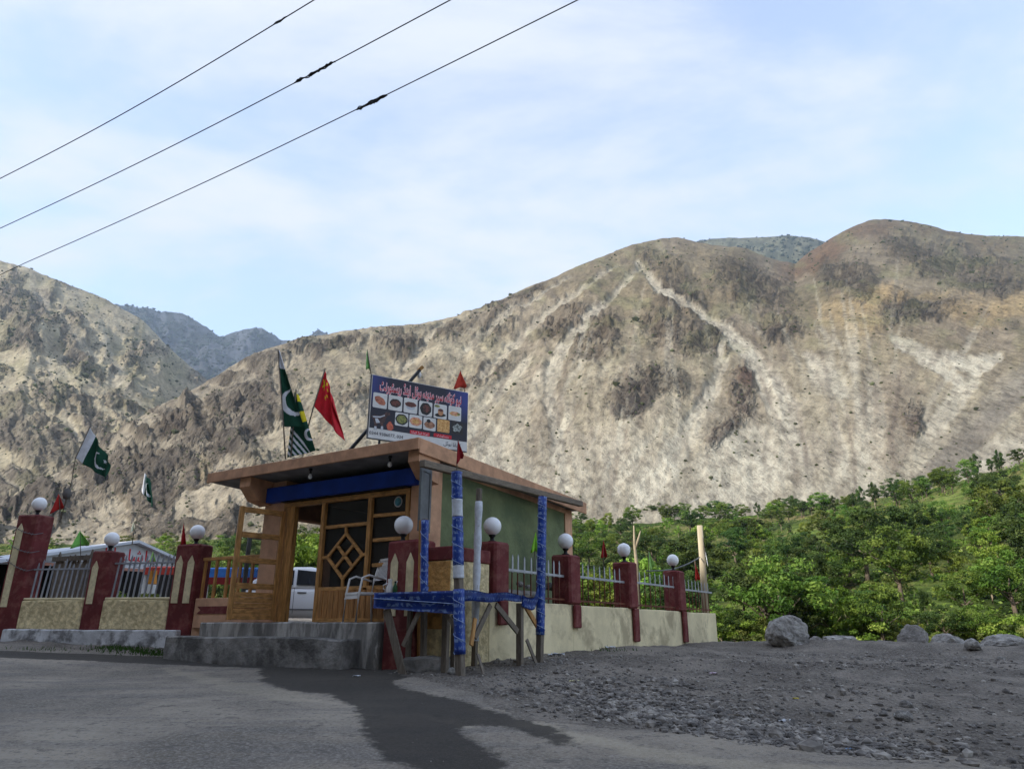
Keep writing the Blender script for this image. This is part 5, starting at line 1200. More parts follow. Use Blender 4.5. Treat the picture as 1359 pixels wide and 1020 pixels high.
flag('flag', 'smaller green and white crescent flag on a thin pole over the white gabled building', 'flag', None, [(192, 627), (200, 640), (204, 673), (187, 651)], dF2, pak, [C_w, C_g], wave=.10, pole=[Vector(ray(175, 722))*dF2, Vector(ray(183, 680))*dF2, Vector(ray(192, 626))*dF2], seed=2)
dF3 = 11.9
def bil(quad):
    a, b, c_, d = quad
    return lambda u, v: ((d[0]*(1-u)+c_[0]*u)*(1-v)+(a[0]*(1-u)+b[0]*u)*v, (d[1]*(1-u)+c_[1]*u)*(1-v)+(a[1]*(1-u)+b[1]*u)*v)
qA = [(368.5, 465), (371.5, 465), (403, 566), (377, 566)]; fA = bil(qA)
def patA(u, v):
    x, y = fA(u, v)
    if y < 489+ (x-372)*.3: return 0
    if math.hypot(x-391, y-534) < 18 and math.hypot(x-396, y-531) > 16.5: return 0
    return 1
flag('flag', 'tall green and white crescent flag hanging folded on the kiosk roof', 'flag', None, qA, dF3, patA, [C_w, C_g], wave=.03, waves=1.0, nx=40, ny=90, pole=[Vector(ray(379, 609))*dF3, Vector(ray(376, 560))*dF3, Vector(ray(369, 464))*dF3], seed=3)
qB = [(391, 519), (396, 524), (420, 598), (381, 607)]; fB = bil(qB)
def patB(u, v):
    x, y = fB(u, v)
    if inpoly(np.array([x]), np.array([y]), [(396, 548), (404, 545), (407, 559), (398, 563)])[0] or y < 533 and x > 391+(y-519)*.3: return 2
    if math.hypot(x-412, y-577) < 8 and math.hypot(x-415, y-576) > 6.5: return 0
    if inpoly(np.array([x]), np.array([y]), [(376, 566), (391, 570), (414, 603), (380, 612)])[0] and int((x*.76-y*.65+200)/2.9) % 2 == 0: return 0
    return 1
flag('flag', 'green flag with yellow canton and white diagonal stripes on the kiosk roof', 'flag', None, qB, dF3+.15, patB, [C_w, C_g, C_y], wave=.025, waves=1.2, nx=60, ny=110, pole=[Vector(ray(386, 607))*(dF3+.13), Vector(ray(393, 517))*(dF3+.13)], seed=4)
flag('flag', 'red flag with five yellow stars on a pole above the kiosk roof', 'flag', None, [(431, 490), (443, 535), (456, 584), (416, 538)], 12.2, prc, [C_r, C_y], wave=.06, pole=[Vector(ray(403, 588))*12.2, Vector(ray(416, 540))*12.2, Vector(ray(431.5, 489))*12.2], seed=5, nx=60, ny=44)
dU = 19.5
flag('flag', 'black, white and red striped flag drooping on the pale utility pole', 'flag', None, [(933, 712), (938, 745), (940, 752), (934, 722)], 20.5, lambda u, v: 0 if u < .6 else 1, [cloth('black', (40, 34, 36)), C_w], wave=.05, seed=6)

def pennant(label, tip, left, right, d, rgb, name, stick=True, bottom=None, fold=.06):
    """a little cloth triangle folded over a stick"""
    T, L, R = at(*tip, d), at(*left, d), at(*right, d)
    Mid = (L+R)/2+Vector((0, -fold, -.01)); root = thing('pennant', label, 'pennant', bottom or (L+R)/2, 'small triangular pennants on sticks')
    bm_ = bmesh.new(); n = 5; rows = []
    for j in range(n+1):
        f = j/n; row = []
        for i in range(7):
            g = i/6; base = L*(1-g)+R*g+Vector((0, -fold*math.sin(g*math.pi*2.0+.6)*1.0, -.02*math.sin(g*math.pi*3)))
            row.append(bm_.verts.new(T*(1-f)+base*f))
        rows.append(row)
    for A, B in zip(rows, rows[1:]):
        for k in range(6): bm_.faces.new((A[k], A[k+1], B[k+1], B[k])).smooth = True
    bmesh.ops.remove_doubles(bm_, verts=bm_.verts, dist=.0005)
    m = MB(); m.bm.free(); m.bm = bm_; oc_ = m.build('cloth', cloth(name, rgb), root); md = oc_.modifiers.new('thickness', 'SOLIDIFY'); md.thickness = .004
    if bottom is not None: m = MB(); m.tube([bottom, T+Vector((0, .01, .01))], .008, 6); m.build('stick', M_old, root)
    return root
RD_, GR_, LG_ = (176, 44, 40), (132, 206, 100), (176, 224, 130)
pennant('red pennant on the top right corner of the roof sign', (611, 492), (602, 516), (620, 513), 11.95, (204, 74, 58), 'pale_red', bottom=sp(.985, .95, -.05), fold=.03)
pennant('dark red pennant hanging on the stick of the front blue post', (608, 584), (606, 616), (616, 604), pa_t.y-.05, (150, 32, 40), 'crimson', bottom=pa_t+Vector((0, 0, -.02)), fold=.03)
pennant('red pennant beside the globe lamp on the tall left pillar', (78, 655), (67, 682), (86, 672), 15.0, RD_, 'brick_red', bottom=at(80, 686, 15.0), fold=.05)
pennant('broad green pennant between the tall and the middle left pillars', (106, 704), (95, 728), (121, 721), 16.0, GR_, 'green', bottom=at(107, 745, 16.0), fold=.10)
pennant('red pennant left of the lamp on the two-inset pillar', (244, 694), (240, 724), (248, 722), 14.3, (160, 30, 36), 'scarlet', bottom=at(240, 738, 14.3), fold=.04)
pennant('pale green pennant behind the railing, before the white gabled building', (203, 731), (199, 746), (208, 745), 15.5, LG_, 'lime', bottom=at(203, 765, 15.5), fold=.05)
pennant('pale pennant on the thin flag pole over the white gabled building', (177, 693), (173, 707), (180, 702), 25.0, (222, 226, 200), 'ivory', bottom=at(176, 722, 25.0), fold=.05)
pennant('pale green pennant on the left top corner of the roof sign', (487, 464), (486, 490), (492, 490), 11.1, (150, 214, 130), 'mint', bottom=sp(.0, .97, -.04), fold=.03)
pennant('bright green folded pennant between the spikes, before the green wall', (711, 705), (704, 733), (715, 730), KF.p(1.6, WV, 0).y+.3, (150, 214, 70), 'bright_green', bottom=KF.p(KF.hit_v(708, 750, WV+.12)[0], WV+.12, KF.hit_v(708, 762, WV+.12)[2]), fold=.05)
def fpen(label, tip, l, r, rgb, nm, py):
    h = KF.hit_v(tip[0], py, WV+.15); b = KF.p(h[0], WV+.15, h[2]); pennant(label, tip, l, r, b.y, rgb, nm, bottom=b, fold=.06)
fpen('red pennant right of the second white globe, against the trees', (801, 716), (797, 740), (806, 738), (166, 40, 42), 'deep_red', 765)
fpen('pale green pennant between the tulip lamp and the last globe', (861, 731), (862, 757), (869, 750), LG_, 'pale_green', 775)
fpen('red pennant at the foot of the utility pole', (923, 748), (922, 770), (929, 768), (206, 62, 48), 'light_red', 785)
pennant('small white scrap pennant low behind the spikes at the right blue post', (722, 760), (719, 768), (727, 768), 13.4, (220, 224, 214), 'chalk', bottom=at(722, 785, 13.4), fold=.02)

# ================================================================ overhead wires
wd = []
for k, (a, b, lab, wraps) in enumerate((((0, 237), (417, 0), 'uppermost of the three overhead wires, with one small knot', [(372, 25, .25)]), ((0, 303), (598, 0), 'middle overhead wire with a long ragged splice', [(398, 107, .35), (412, 100, .5), (425, 93, .5), (437, 87, .35)]), ((33, 349), (767, 0), 'lowest overhead wire with a short thick splice', [(481, 146, .5), (490, 141, .7), (498, 136, .7), (505, 132, .45)]))):
    zc = 7.0; A = Vector(ray(*a)); A = A*(zc/A.z); B = Vector(ray(*b)); B = B*(zc/B.z); d = (B-A); L = d.length; d.normalize()
    w = thing('overhead_wire', lab, 'wire', A, 'overhead wires crossing the sky'); m = MB()
    pts = [A+d*(L*f)+Vector((0, 0, -.10*math.sin(math.pi*min(max(f, 0), 1))+(.10*0))) for f in np.linspace(-2.2, 2.0, 85)]
    m.tube(pts, .0075, 6); m.build('cable', M_black, w)
    for (px, py, rr) in wraps:
        r = Vector(ray(px, py)); best = min(np.linspace(0, 1, 400), key=lambda f: ((A+d*(L*f)).x/(A+d*(L*f)).y-r.x)**2)
        c = A+d*(L*best)+Vector((0, 0, -.10*math.sin(math.pi*best))); m = MB()
        for q in range(7):
            s0_ = c+d*(rnd.uniform(-.12, .02)); m.tube([s0_+Vector((0, 0, rnd.uniform(-.02, .02)*rr*2)), s0_+d*.06+Vector((0, rnd.uniform(-.02, .02), rnd.uniform(-.035, .035)*rr*1.6)), s0_+d*.14+Vector((0, 0, rnd.uniform(-.03, .03)*rr*1.6))], [.006, .010*rr+.004, .004], 5)
        m.build('splice', M_black, w)

# ================================================================ behind the fence: car, hut, stalls
def car_build():
    c0 = Vector(ray(403, 800))*18.7; z0 = -.055; F_ = Fr((c0.x, c0.y, z0), math.radians(78)); F_.o = F_.o+F_.b*.9
    r = thing('parked_car', 'white car parked behind the kiosk, seen through the open door', 'car', F_.o)
    M_car = pmat('white_car_paint', hexc(242, 242, 244), .01, 2, .25, 0, spec=.5); M_cg = glass_mat('tinted_car_glass', (.02, .025, .035), .93); M_ty = pmat('tyre_rubber', hexc(30, 30, 30), .2, 6, .9, 0)
    # stations along the length (a forwards); each a half section (v, z)
    def loft(stations, mat, name):
        bm_ = bmesh.new(); rows = []
        for (a, pts) in stations:
            full = [(v, z) for v, z in pts]+[(-v, z) for v, z in reversed(pts)]
            rows.append([bm_.verts.new(F_.p(a, v, z)) for v, z in full])
        n = len(rows[0])
        for A, B in zip(rows, rows[1:]):
            for k in range(n): bm_.faces.new((A[k], A[(k+1) % n], B[(k+1) % n], B[k])).smooth = True
        bm_.faces.new(rows[0]); bm_.faces.new(rows[-1][::-1]); m = MB(); m.bm.free(); m.bm = bm_
        bmesh.ops.recalc_face_normals(bm_, faces=bm_.faces)
        return m.build(name, mat, r)
    def sec(zt, w): return [(w*.92, .22), (w, .45), (w, zt-.12), (w*.96, zt-.02), (w*.4, zt+.02)]
    body = loft([(-1.48, sec(.80, .72)), (-1.42, sec(.93, .80)), (-1.0, sec(.95, .85)), (0, sec(.95, .86)), (.9, sec(.94, .85)), (1.5, sec(.90, .82)), (1.95, sec(.78, .74)), (2.1, sec(.66, .62))], M_car, 'body')
    def cab(zt, w): return [(w, .92), (w*.97, .98), (w*.88, zt-.10), (w*.80, zt-.02), (w*.4, zt)]
    loft([(-1.46, cab(1.0, .80)), (-1.15, cab(1.22, .83)), (-.75, cab(1.39, .84)), (-.3, cab(1.47, .84)), (.1, cab(1.48, .84)), (.45, cab(1.41, .84)), (.85, cab(1.22, .83)), (1.22, cab(1.0, .80))], M_car, 'cabin')
    def win(pts, name='side_window'):
        for s in (-1, 1):
            P = []
            for a, z in pts:
                w = .84-(z-.98)*.20+.012; P.append(F_.p(a, s*w, z))
            MB().prism(P, F_.b*(s*.006)).build(name, M_cg, r)
    win([(-1.12, 1.0), (-.30, 1.0), (-.30, 1.37), (-.65, 1.31), (-.98, 1.16)]); win([(-.22, 1.0), (.86, 1.0), (.55, 1.24), (.25, 1.34), (-.22, 1.38)])
    MB().prism([F_.p(.52, -.62, 1.385), F_.p(.52, .62, 1.385), F_.p(1.16, .70, 1.03), F_.p(1.16, -.70, 1.03)], Vector((0, 0, .012))).build('windscreen', M_cg, r)
    for s in (-1, 1):
        for a in (-.95, 1.3):
            w = MB(); w.tube([F_.p(a, s*.70, .31), F_.p(a, s*.87, .31)], .31, 20); o = w.build('wheel', M_ty, r)
            w = MB(); w.tube([F_.p(a, s*.872, .31), F_.p(a, s*.885, .31)], .19, 14); w.build('rim', M_steel, o)
        MB().fbox(F_, .62, .74, s*.86 if s > 0 else s*1.04, s*1.04 if s > 0 else s*.86, .97, 1.11, .03).build('wing_mirror', M_car, r)
        m = MB().fbox(F_, -.18, .04, s*.865-.012, s*.865+.012, .80, .835, .006).build('door_handle', M_steel, r)
        for a in (-.26, .80, -1.05): MB().fbox(F_, a-.004, a+.004, s*.861-.003, s*.861+.003, .32, .93).build('door_seam', M_black, r)
        MB().fbox(F_, -1.2, 1.0, s*.862-.004, s*.862+.004, .40, .43).build('side_strip', M_steel, r)
    for s in (-.6, .6): MB().fbox(F_, 2.0, 2.08, s-.14, s+.14, .60, .72, .02).build('headlight', M_white_metal, r)
car_build()

# white gabled hut on the left
apex = at(178, 719.5, 28); HF = Fr((apex.x, apex.y, 0), KF.az)
def hh(px, py): return HF.hit_v(px, py, 0)
eR = hh(243, 747); eL = hh(-25, 747)
hut = thing('gabled_hut', 'white gabled hut with red lettering behind the left front fence', 'building', HF.p(0, 0, -.1))
zg = hh(150, 752)[2]; M_hut = pmat('white_boarding', hexc(204, 206, 212), .06, 2, .7, .1, 10, .01, dirt=hexc(170, 168, 164), dirt_amt=.3); M_sheetroof = pmat('pale_roof_sheet', hexc(196, 200, 208), .08, 1, .6, 0)
MB().prism([HF.p(eL[0], 0, zg), HF.p(eR[0], 0, zg), HF.p(eR[0], 0, eR[2]-.03), HF.p(0, 0, apex.z-.06), HF.p(eL[0], 0, eL[2]-.03)], HF.b*.08).build('gable_wall', M_hut, hut)
for (e, nm) in ((eL, 'left'), (eR, 'right')):
    MB().prism([HF.p(e[0]*1.03, -.35, e[2]-.10), HF.p(0, -.35, apex.z-.03), HF.p(0, -.35, apex.z+.07), HF.p(e[0]*1.03, -.35, e[2])], HF.b*7.5).build('roof', M_sheetroof, hut)
n_ = 14
for k in range(n_+1):
    u = eL[0]+(eR[0]-eL[0])*k/n_
    zt_ = (apex.z-.1)-(abs(u)/abs(eL[0]) if u < 0 else u/eR[0])*((apex.z-eL[2]) if u < 0 else (apex.z-eR[2]))
    if zt_-zg > .1: MB().fbox(HF, u-.012, u+.012, -.006, -.001, zg, zt_).build('batten', M_hut, hut)
MB().fbox(HF, eL[0], eR[0]+.05, -.03, .1, zg-.10, zg-.002).build('beam', pmat('pinkish_beam', hexc(176, 128, 112), .1, 3, .8, 0), hut)
MB().fbox(HF, eL[0]-2, eR[0]+3.4, 3.5, 3.6, -.1, zg+.35).build('back_wall', M_dark, hut); MB().fbox(HF, eL[0]-.1, eL[0]-.01, .1, 3.6, -.1, zg-.1).build('side_wall', M_dark, hut)  # near-black walls paint the deep shade under the hut roof
for f in (.02, .45, .98):
    u = eL[0]+(eR[0]-eL[0])*f; MB().fbox(HF, u-.07, u+.07, .0, .14, -.1, zg-.10).build('porch_post', M_old, hut)
def htext(body, px, py, size, mat, name):
    h = hh(px, py); cu = bpy.data.curves.new(name, 'FONT'); cu.body = body; cu.size = size; cu.align_x = 'CENTER'; cu.align_y = 'CENTER'; cu.extrude = .004; cu.resolution_u = 3; cu.materials.append(mat)
    o = bpy.data.objects.new(name, cu); COL.objects.link(o); o.parent = hut; n = -HF.b; z = Vector((0, 0, 1)); x = HF.a
    o.rotation_euler = Matrix(((x.x, z.x, n.x), (x.y, z.y, n.y), (x.z, z.z, n.z))).to_euler(); o.location = HF.p(h[0], -.014, h[2])-wloc(hut); return to_mesh(o)
htext(urdu([W_masha, W_allah]), 168, 737, .62, M_redp, 'wall_lettering'); htext(urdu([W_h, W_r]), 176, 746, .34, pmat('grey_ink', hexc(140, 144, 156), .1, 5, .7, 0), 'small_wall_lettering')
# red awning, blue and red canopy stall
def canopy(label, x0, x1, yt, yb, d, mats, name, posts):
    a = at(x0, yb, d); b = at(x1, yb, d); r = thing(name, label, 'awning', Vector(((a.x+b.x)/2, d, -.1)))
    zt_ = at(x0, yt, d).z; n = 5
    for k, (m_, f0, f1) in enumerate(mats): MB().hexa([Vector((a.x, d, a.z+(zt_-a.z)*f0)), Vector((b.x, d, a.z+(zt_-a.z)*f0)), Vector((b.x, d+.9, a.z+.1+(zt_-a.z)*f0)), Vector((a.x, d+.9, a.z+.1+(zt_-a.z)*f0)), Vector((a.x, d, a.z+(zt_-a.z)*f1-.003)), Vector((b.x, d, a.z+(zt_-a.z)*f1-.003)), Vector((b.x, d+.9, a.z+.1+(zt_-a.z)*f1)), Vector((a.x, d+.9, a.z+.1+(zt_-a.z)*f1))]).build('valance', m_, r)
    for px in posts:
        p = at(px, yb, d+.1); MB().bar(Vector((p.x, p.y, -.08)), p, .07, .07).build('post', M_white_metal, r)
    return r
canopy('bright red awning behind the railing, under the white gable', 189, 246, 752.5, 762, 22, [(cloth('awning_red', (190, 70, 56)), 0, 1)], 'red_awning', (193, 243))
canopy('blue and dark red canopy stall seen through the brown railing', 268, 345, 754, 775, 21, [(cloth('awning_maroon', (132, 40, 40)), 0, .45), (cloth('awning_blue', (66, 118, 190)), .45, 1)], 'blue_canopy', (275, 308, 342))
p = at(201, 770, 20); q = thing('striped_post', 'orange and white post behind the pale railing', 'post', Vector((p.x, p.y, -.08)))
MB().bar(Vector((p.x, p.y, -.06)), at(202, 775, 20), .16, .16).build('white_part', M_white_metal, q); MB().bar(at(202, 774.8, 20), at(203, 757, 20), .16, .16).build('orange_part', pmat('orange_paint', hexc(196, 130, 52), .2, 3, .7, 0), q)
# dark stall room behind, fairy bulb
# plank fence behind the left railing
pf0 = at(66, 780, 16.6); pf1 = at(131, 780, 15.9); dp_ = pf1-pf0; PF = Fr((pf0.x, pf0.y, 0), math.atan2(dp_.x, dp_.y)); PL = Vector((dp_.x, dp_.y, 0)).length
pf = thing('plank_fence', 'grey pointed plank fence behind the bent pale railing', 'fence', PF.p(PL/2, 0, -.1))
for k in range(9):
    u0 = PL*k/9+.01; u1 = PL*(k+1)/9-.012; zt_ = PF.hit_v(90, 733, 0)[2]+rnd.uniform(-.12, .12); um = (u0+u1)/2+rnd.uniform(-.04, .04)
    MB().prism([PF.p(u0, 0, -.1), PF.p(u1, 0, -.1), PF.p(u1+.03, 0, zt_-.2), PF.p(um, 0, zt_), PF.p(u0+.02, 0, zt_-.2)], PF.b*.03).build('plank', M_old, pf)
zb_ = PF.hit_v(90, 741, 0)[2]; MB().fbox(PF, -.05, PL+.1, -.05, -.002, zb_-.05, zb_+.05).build('cross_beam', M_old, pf)

# pale utility pole at the right end of the wall, with a slack wire; bare trunk
ub = at(935, 800, 20.6); ub.z = -.1
up_ = thing('utility_pole', 'pale wooden utility pole rising behind the last fence section', 'pole', ub)
m = MB(); m.tube([ub, at(932, 740, 20.6), at(928.5, 697, 20.6)], [.10, .09, .08], 12); m.build('shaft', pmat('bleached_pole', hexc(186, 172, 144), .2, 2, .85, .3, 20, .01, (4, 4, .5)), up_)
m = MB(); a = at(929, 739, 20.5); b = at(858, 757, 17.0); m.tube([a+(b-a)*f+Vector((0, 0, -.12*math.sin(math.pi*f))) for f in np.linspace(0, 1, 12)], .016, 5); m.build('cable', M_steel, up_)
tb = at(845, 790, 26); 
bt = thing('bare_tree', 'thin bare forked trunk between the tulip lamp and the trees', 'tree', Vector((tb.x, tb.y, -.6)))
m = MB(); m.tube([Vector((tb.x, tb.y, -.6)), at(845, 750, 26), at(842, 722, 26), at(841, 697, 26)], [.07, .06, .05, .02], 8); m.tube([at(843, 728, 26), at(847, 715, 26), at(850, 704, 26)], [.05, .04, .015], 6); m.build('trunk', pmat('pale_bark', hexc(160, 146, 120), .25, 3, .9, .4, 20, .01), bt)

# ================================================================ stones
def rock_mesh(name, seed, sub=2, flat=.7, rough_=.35):
    bm_ = bmesh.new(); bmesh.ops.create_icosphere(bm_, subdivisions=sub, radius=1); r = random.Random(seed)
    pl = []
    for _ in range(9): 
        d = Vector((r.gauss(0, 1), r.gauss(0, 1), r.gauss(0, 1))).normalized(); pl.append((d, r.uniform(.55, .9)))
    for v in bm_.verts:
        for d, k in pl:
            e = v.co.dot(d)-k
            if e > 0: v.co -= d*e*.92
        v.co *= 1+(r.random()-.5)*rough_*.25
        v.co.z *= flat
    me = bpy.data.meshes.new(name); bm_.to_mesh(me); bm_.free(); return me
t = NT('grey_stone'); v = t.coord('Object'); oi = t.new('ShaderNodeObjectInfo')
c = t.ramp(t.noise(v, 2.2, 7, .65), [(.38, hexc(128, 125, 121)), (.5, hexc(170, 166, 161)), (.62, hexc(204, 200, 194))])
c = t.mix(t.ramp(oi.outputs['Random'], [(0, (.0, 0, 0)), (1, (.55, .55, .55))]), c, hexc(112, 106, 101)); t.base(c); t.rough(.9); t.b.inputs['Specular IOR Level'].default_value = .25; t.bump(t.noise(v, 7, 6, .7), .7, .12); M_stone = t.m
t = NT('gravel_chips'); v = t.coord('Object'); c = t.ramp(t.noise(v, 9, 2, .5), [(.3, hexc(84, 81, 79)), (.5, hexc(122, 117, 112)), (.7, hexc(172, 166, 158))]); t.base(c); t.rough(.9); t.b.inputs['Specular IOR Level'].default_value = .2; M_chip = t.m
def boulder(px, py, wpx, hpx, label, seed, rz_=0, flat=None, mat=None, name='boulder'):
    g = gpt(px, py); s = wpx/FPX*(g.y*_cp)*.5
    me = rock_mesh(name, seed, 4 if wpx > 30 else 3, 1.0); me.materials.append(mat or M_stone)
    for p in me.polygons: p.use_smooth = False
    bm_ = bmesh.new(); bm_.from_mesh(me)
    for v in bm_.verts:
        n = float(fbm(v.co.x*2.2+seed, v.co.y*2.2+v.co.z*1.7, seed+800, 5))-.5; v.co *= 1+n*.28
    bm_.to_mesh(me); bm_.free()
    o = bpy.data.objects.new(name, me); COL.objects.link(o); o.location = Vector((g.x, g.y, gsurf(g.x, g.y)+hpx/FPX*g.y*_cp*(.36 if wpx > 55 and hpx > 30 else .62))); h = hpx/FPX*g.y*_cp*(.66 if hpx > 30 else .9)
    o.scale = (s, s*.8, h); o.rotation_euler = (0, 0, rz_); return tag(o, label, 'boulder', 'boulders along the gravel edge')
bl = [(1047, 862, 60, 36, 'largest pale grey boulder at the edge of the gravel, right of the cream wall', 3, .4), (1118, 862, 54, 13, 'long low dark rock between the largest boulder and the pointed one', 5, .1), (1170, 861, 30, 22, 'small pointed grey boulder on the gravel edge', 8, 1.0), (1212, 863, 48, 22, 'broad dark boulder right of the small pointed one', 11, .2), (1262, 867, 48, 16, 'flat pale boulder sloping to the right on the gravel edge', 14, .6), (1335, 871, 62, 13, 'long flat boulder at the right edge of the picture', 17, .1), (1295, 873, 24, 10, 'little dark boulder between the two flat ones', 20, .3), (1085, 861, 22, 9, 'little broken boulder leaning on the largest one', 23, .3)]
for b in bl: boulder(*b)
# middle-sized stones one can tell apart
prot = [rock_mesh('broken_stone', 100+k, 2, .7) for k in range(7)]
for p in prot: p.materials.append(M_stone)
def gdens(px, py):
    d = 0.02
    for (cx, cy, rx, ry, a, w) in ((960, 962, 180, 14, 7, 1.2), (860, 930, 130, 22, 8, .9), (1150, 874, 220, 12, 2, .9), (1080, 985, 120, 12, 6, 1.2), (740, 905, 90, 14, 0, .35), (1000, 905, 200, 25, 0, .25), (560, 885, 50, 10, 0, .5), (1250, 960, 200, 60, 0, .12), (760, 875, 80, 8, 0, .5)):
        a_ = math.radians(a); dx, dy = px-cx, py-cy; u = (dx*math.cos(a_)+dy*math.sin(a_))/rx; v = (-dx*math.sin(a_)+dy*math.cos(a_))/ry; d += w*math.exp(-(u*u+v*v))
    return d
cnt = 0; r_ = random.Random(5)
special = [(1203, 942, 18, 'dark lone stone standing clear on the dirt at the right'), (1172, 948, 15, 'flat grey stone left of the dark lone stone'), (1200, 956, 26, 'long low stone below the dark lone stone'), (855, 937, 12, 'black angular stone at the near end of the gravel heap'), (600, 893, 20, 'small grey stone at the foot of the front blue post'), (575, 889, 24, 'dark flat rubble stone beside the front blue post')]
for k, (px, py, w, lab) in enumerate(special):
    g = gpt(px, py); s = w/FPX*g.y*_cp*.5; o = bpy.data.objects.new('broken_stone', prot[k % 7]); COL.objects.link(o); o.location = (g.x, g.y, gsurf(g.x, g.y)+s*.3); o.scale = (s, s*.8, s*.9); o.rotation_euler = (0, 0, k*1.3); tag(o, lab, 'stone', 'stones lying apart on the dirt')
while cnt < 135:
    px, py = r_.uniform(540, 1359), r_.uniform(872, 1015)
    if r_.random() > gdens(px, py)*.8: continue
    g = gpt(px, py)
    if lineside(g.x, g.y) < .1: continue
    w = r_.choice((5, 6, 7, 8, 9, 12))*(1.15 if py > 950 else .85); s = w/FPX*g.y*_cp*.5
    o = bpy.data.objects.new('broken_stone', prot[cnt % 7]); COL.objects.link(o); o.location = (g.x, g.y, gsurf(g.x, g.y)+s*.2); o.scale = (s, s*r_.uniform(.6, 1), s*r_.uniform(.6, 1.1)); o.rotation_euler = (r_.uniform(-.4, .4), r_.uniform(-.4, .4), r_.uniform(0, 6.28))
    tag(o, 'broken grey stone among the gravel heaps on the roadside', 'stone', 'broken stones in the gravel heaps'); cnt += 1
# fine gravel: uncountable
bm_ = bmesh.new(); bmesh.ops.create_icosphere(bm_, subdivisions=1, radius=1); bv = np.array([v.co[:] for v in bm_.verts]); bf = np.array([[v.index for v in f.verts] for f in bm_.faces]); bm_.free()
Vs = []; n = 0; NG = 9000; tries = 0
while n < NG and tries < 400000:
    tries += 1
    px, py = r_.uniform(380, 1370), r_.uniform(866, 1022)
    if r_.random() > min(1, gdens(px, py)**1.5*.8+.025): continue
    g = gpt(px, py) if False else None
    rr = ray(px, py); yy = 5.0
    for _ in range(9): yy = max(4.5, min(24, gsurf(float(rr[0]*yy), yy)/rr[2] if rr[2] < -.004 else 24))*.5+yy*.5
    x_, y_ = float(rr[0]*yy), yy
    ls = y_-np.interp(x_, [-60, -14]+[p.x for p in road_edge]+[9, 40], [20, 15.2]+[p.y for p in road_edge]+[3.6, -2])
    if ls < .0 and r_.random() > .12: continue
    if edge_d(x_, y_) > .2 and x_ > 4: continue
    if KF.uv((x_, y_, 0))[0] > KU-.05 and KF.uv((x_, y_, 0))[1] > WV-.02: continue
    s = r_.gammavariate(1.6, .0072)+.005
    if ls < 0: s = min(s, .010)
    V_ = bv*np.array([s, s*r_.uniform(.6, 1), s*r_.uniform(.45, .9)])*np.array([[r_.uniform(.7, 1.25)] for _ in range(12)])
    a = r_.uniform(0, 6.28); R_ = np.array([[math.cos(a), -math.sin(a), 0], [math.sin(a), math.cos(a), 0], [0, 0, 1]]); Vs.append(V_@R_.T+np.array([x_, y_, gsurf(x_, y_)+s*.12])); n += 1
o = link('gravel', tris_mesh('gravel', np.concatenate(Vs), (bf[None]+(np.arange(n)*12)[:, None, None]).reshape(-1, 3)), M_chip); o['kind'] = 'stuff'

# litter
def crumple(px, py, w, label, mat, seed, name='litter', cat='litter'):
    g = gpt(px, py); s = w/FPX*g.y*_cp*.5; bm_ = bmesh.new(); bmesh.ops.create_grid(bm_, x_segments=7, y_segments=5, size=1); r = random.Random(seed)
    for v in bm_.verts: v.co.z = r.uniform(0, .5); v.co.x += r.uniform(-.15, .15); v.co.y = v.co.y*.6+r.uniform(-.1, .1)
    bmesh.ops.solidify(bm_, geom=bm_.faces, thickness=.05); me = bpy.data.meshes.new(name); bm_.to_mesh(me); bm_.free(); me.materials.append(mat); o = bpy.data.objects.new(name, me); COL.objects.link(o)
    o.location = (g.x, g.y, gsurf(g.x, g.y)+.01); o.scale = (s, s, s*.8); o.rotation_euler = (0, 0, r.uniform(-.5, .5)); return tag(o, label, cat, 'scraps of litter on the dirt')
crumple(762, 906, 12, 'pale yellowish paper scrap lying on the dirt right of the table', pmat('stained_paper', hexc(196, 188, 150), .15, 6, .8, 0), 1)
crumple(947, 897, 11, 'pinkish white crumpled wrapper in the middle of the gravel', pmat('pink_wrapper', hexc(206, 186, 200), .2, 20, .6, 0), 2)
crumple(1042, 957, 15, 'white torn packet beside the stone heap', M_white_tape, 3)
crumple(1127, 996, 8, 'small blue wrapper among the near stones', pmat('blue_wrapper', hexc(120, 146, 178), .2, 6, .6, 0), 4)
crumple(1057, 935, 8, 'yellow scrap at the end of a pale stick', pmat('yellow_scrap', hexc(206, 190, 76), .15, 6, .7, 0), 5)
crumple(738, 869, 20, 'white plastic heap at the foot of the cream wall right of the table', M_white_tape, 6)
crumple(810, 861, 12, 'greyish plastic scrap at the foot of the boundary wall', M_white_tape, 7)
crumple(628, 876, 18, 'long white scrap under the blue table', M_white_tape, 8); crumple(473, 898, 9, 'pale scrap on the wet asphalt below the steps', M_white_tape, 9)
for a, b, lab in (((1062, 934), (1100, 927), 'thin pale stick lying on the gravel'), ((965, 952), (997, 951), 'thin grey stick on the gravel heap'), ((1232, 985), (1257, 1000), 'thin twig on the dirt at the lower right')):
    A, B = gpt(*a), gpt(*b); MB().bar(A+Vector((0, 0, .02)), B+Vector((0, 0, .02)), .02, .015).solo('stick', M_old, lab, 'stick', A, 'sticks lying on the dirt')
g = gpt(556, 890); o = MB().fbox(Fr((g.x, g.y, 0), KF.az), -.02, .34, -.34, .30, g.z-.2, g.z+.17, .03).solo('rubble_block', M_cement, 'broken grey cement block under the left half of the blue table', 'block', g); wobble(o, .09, 91)
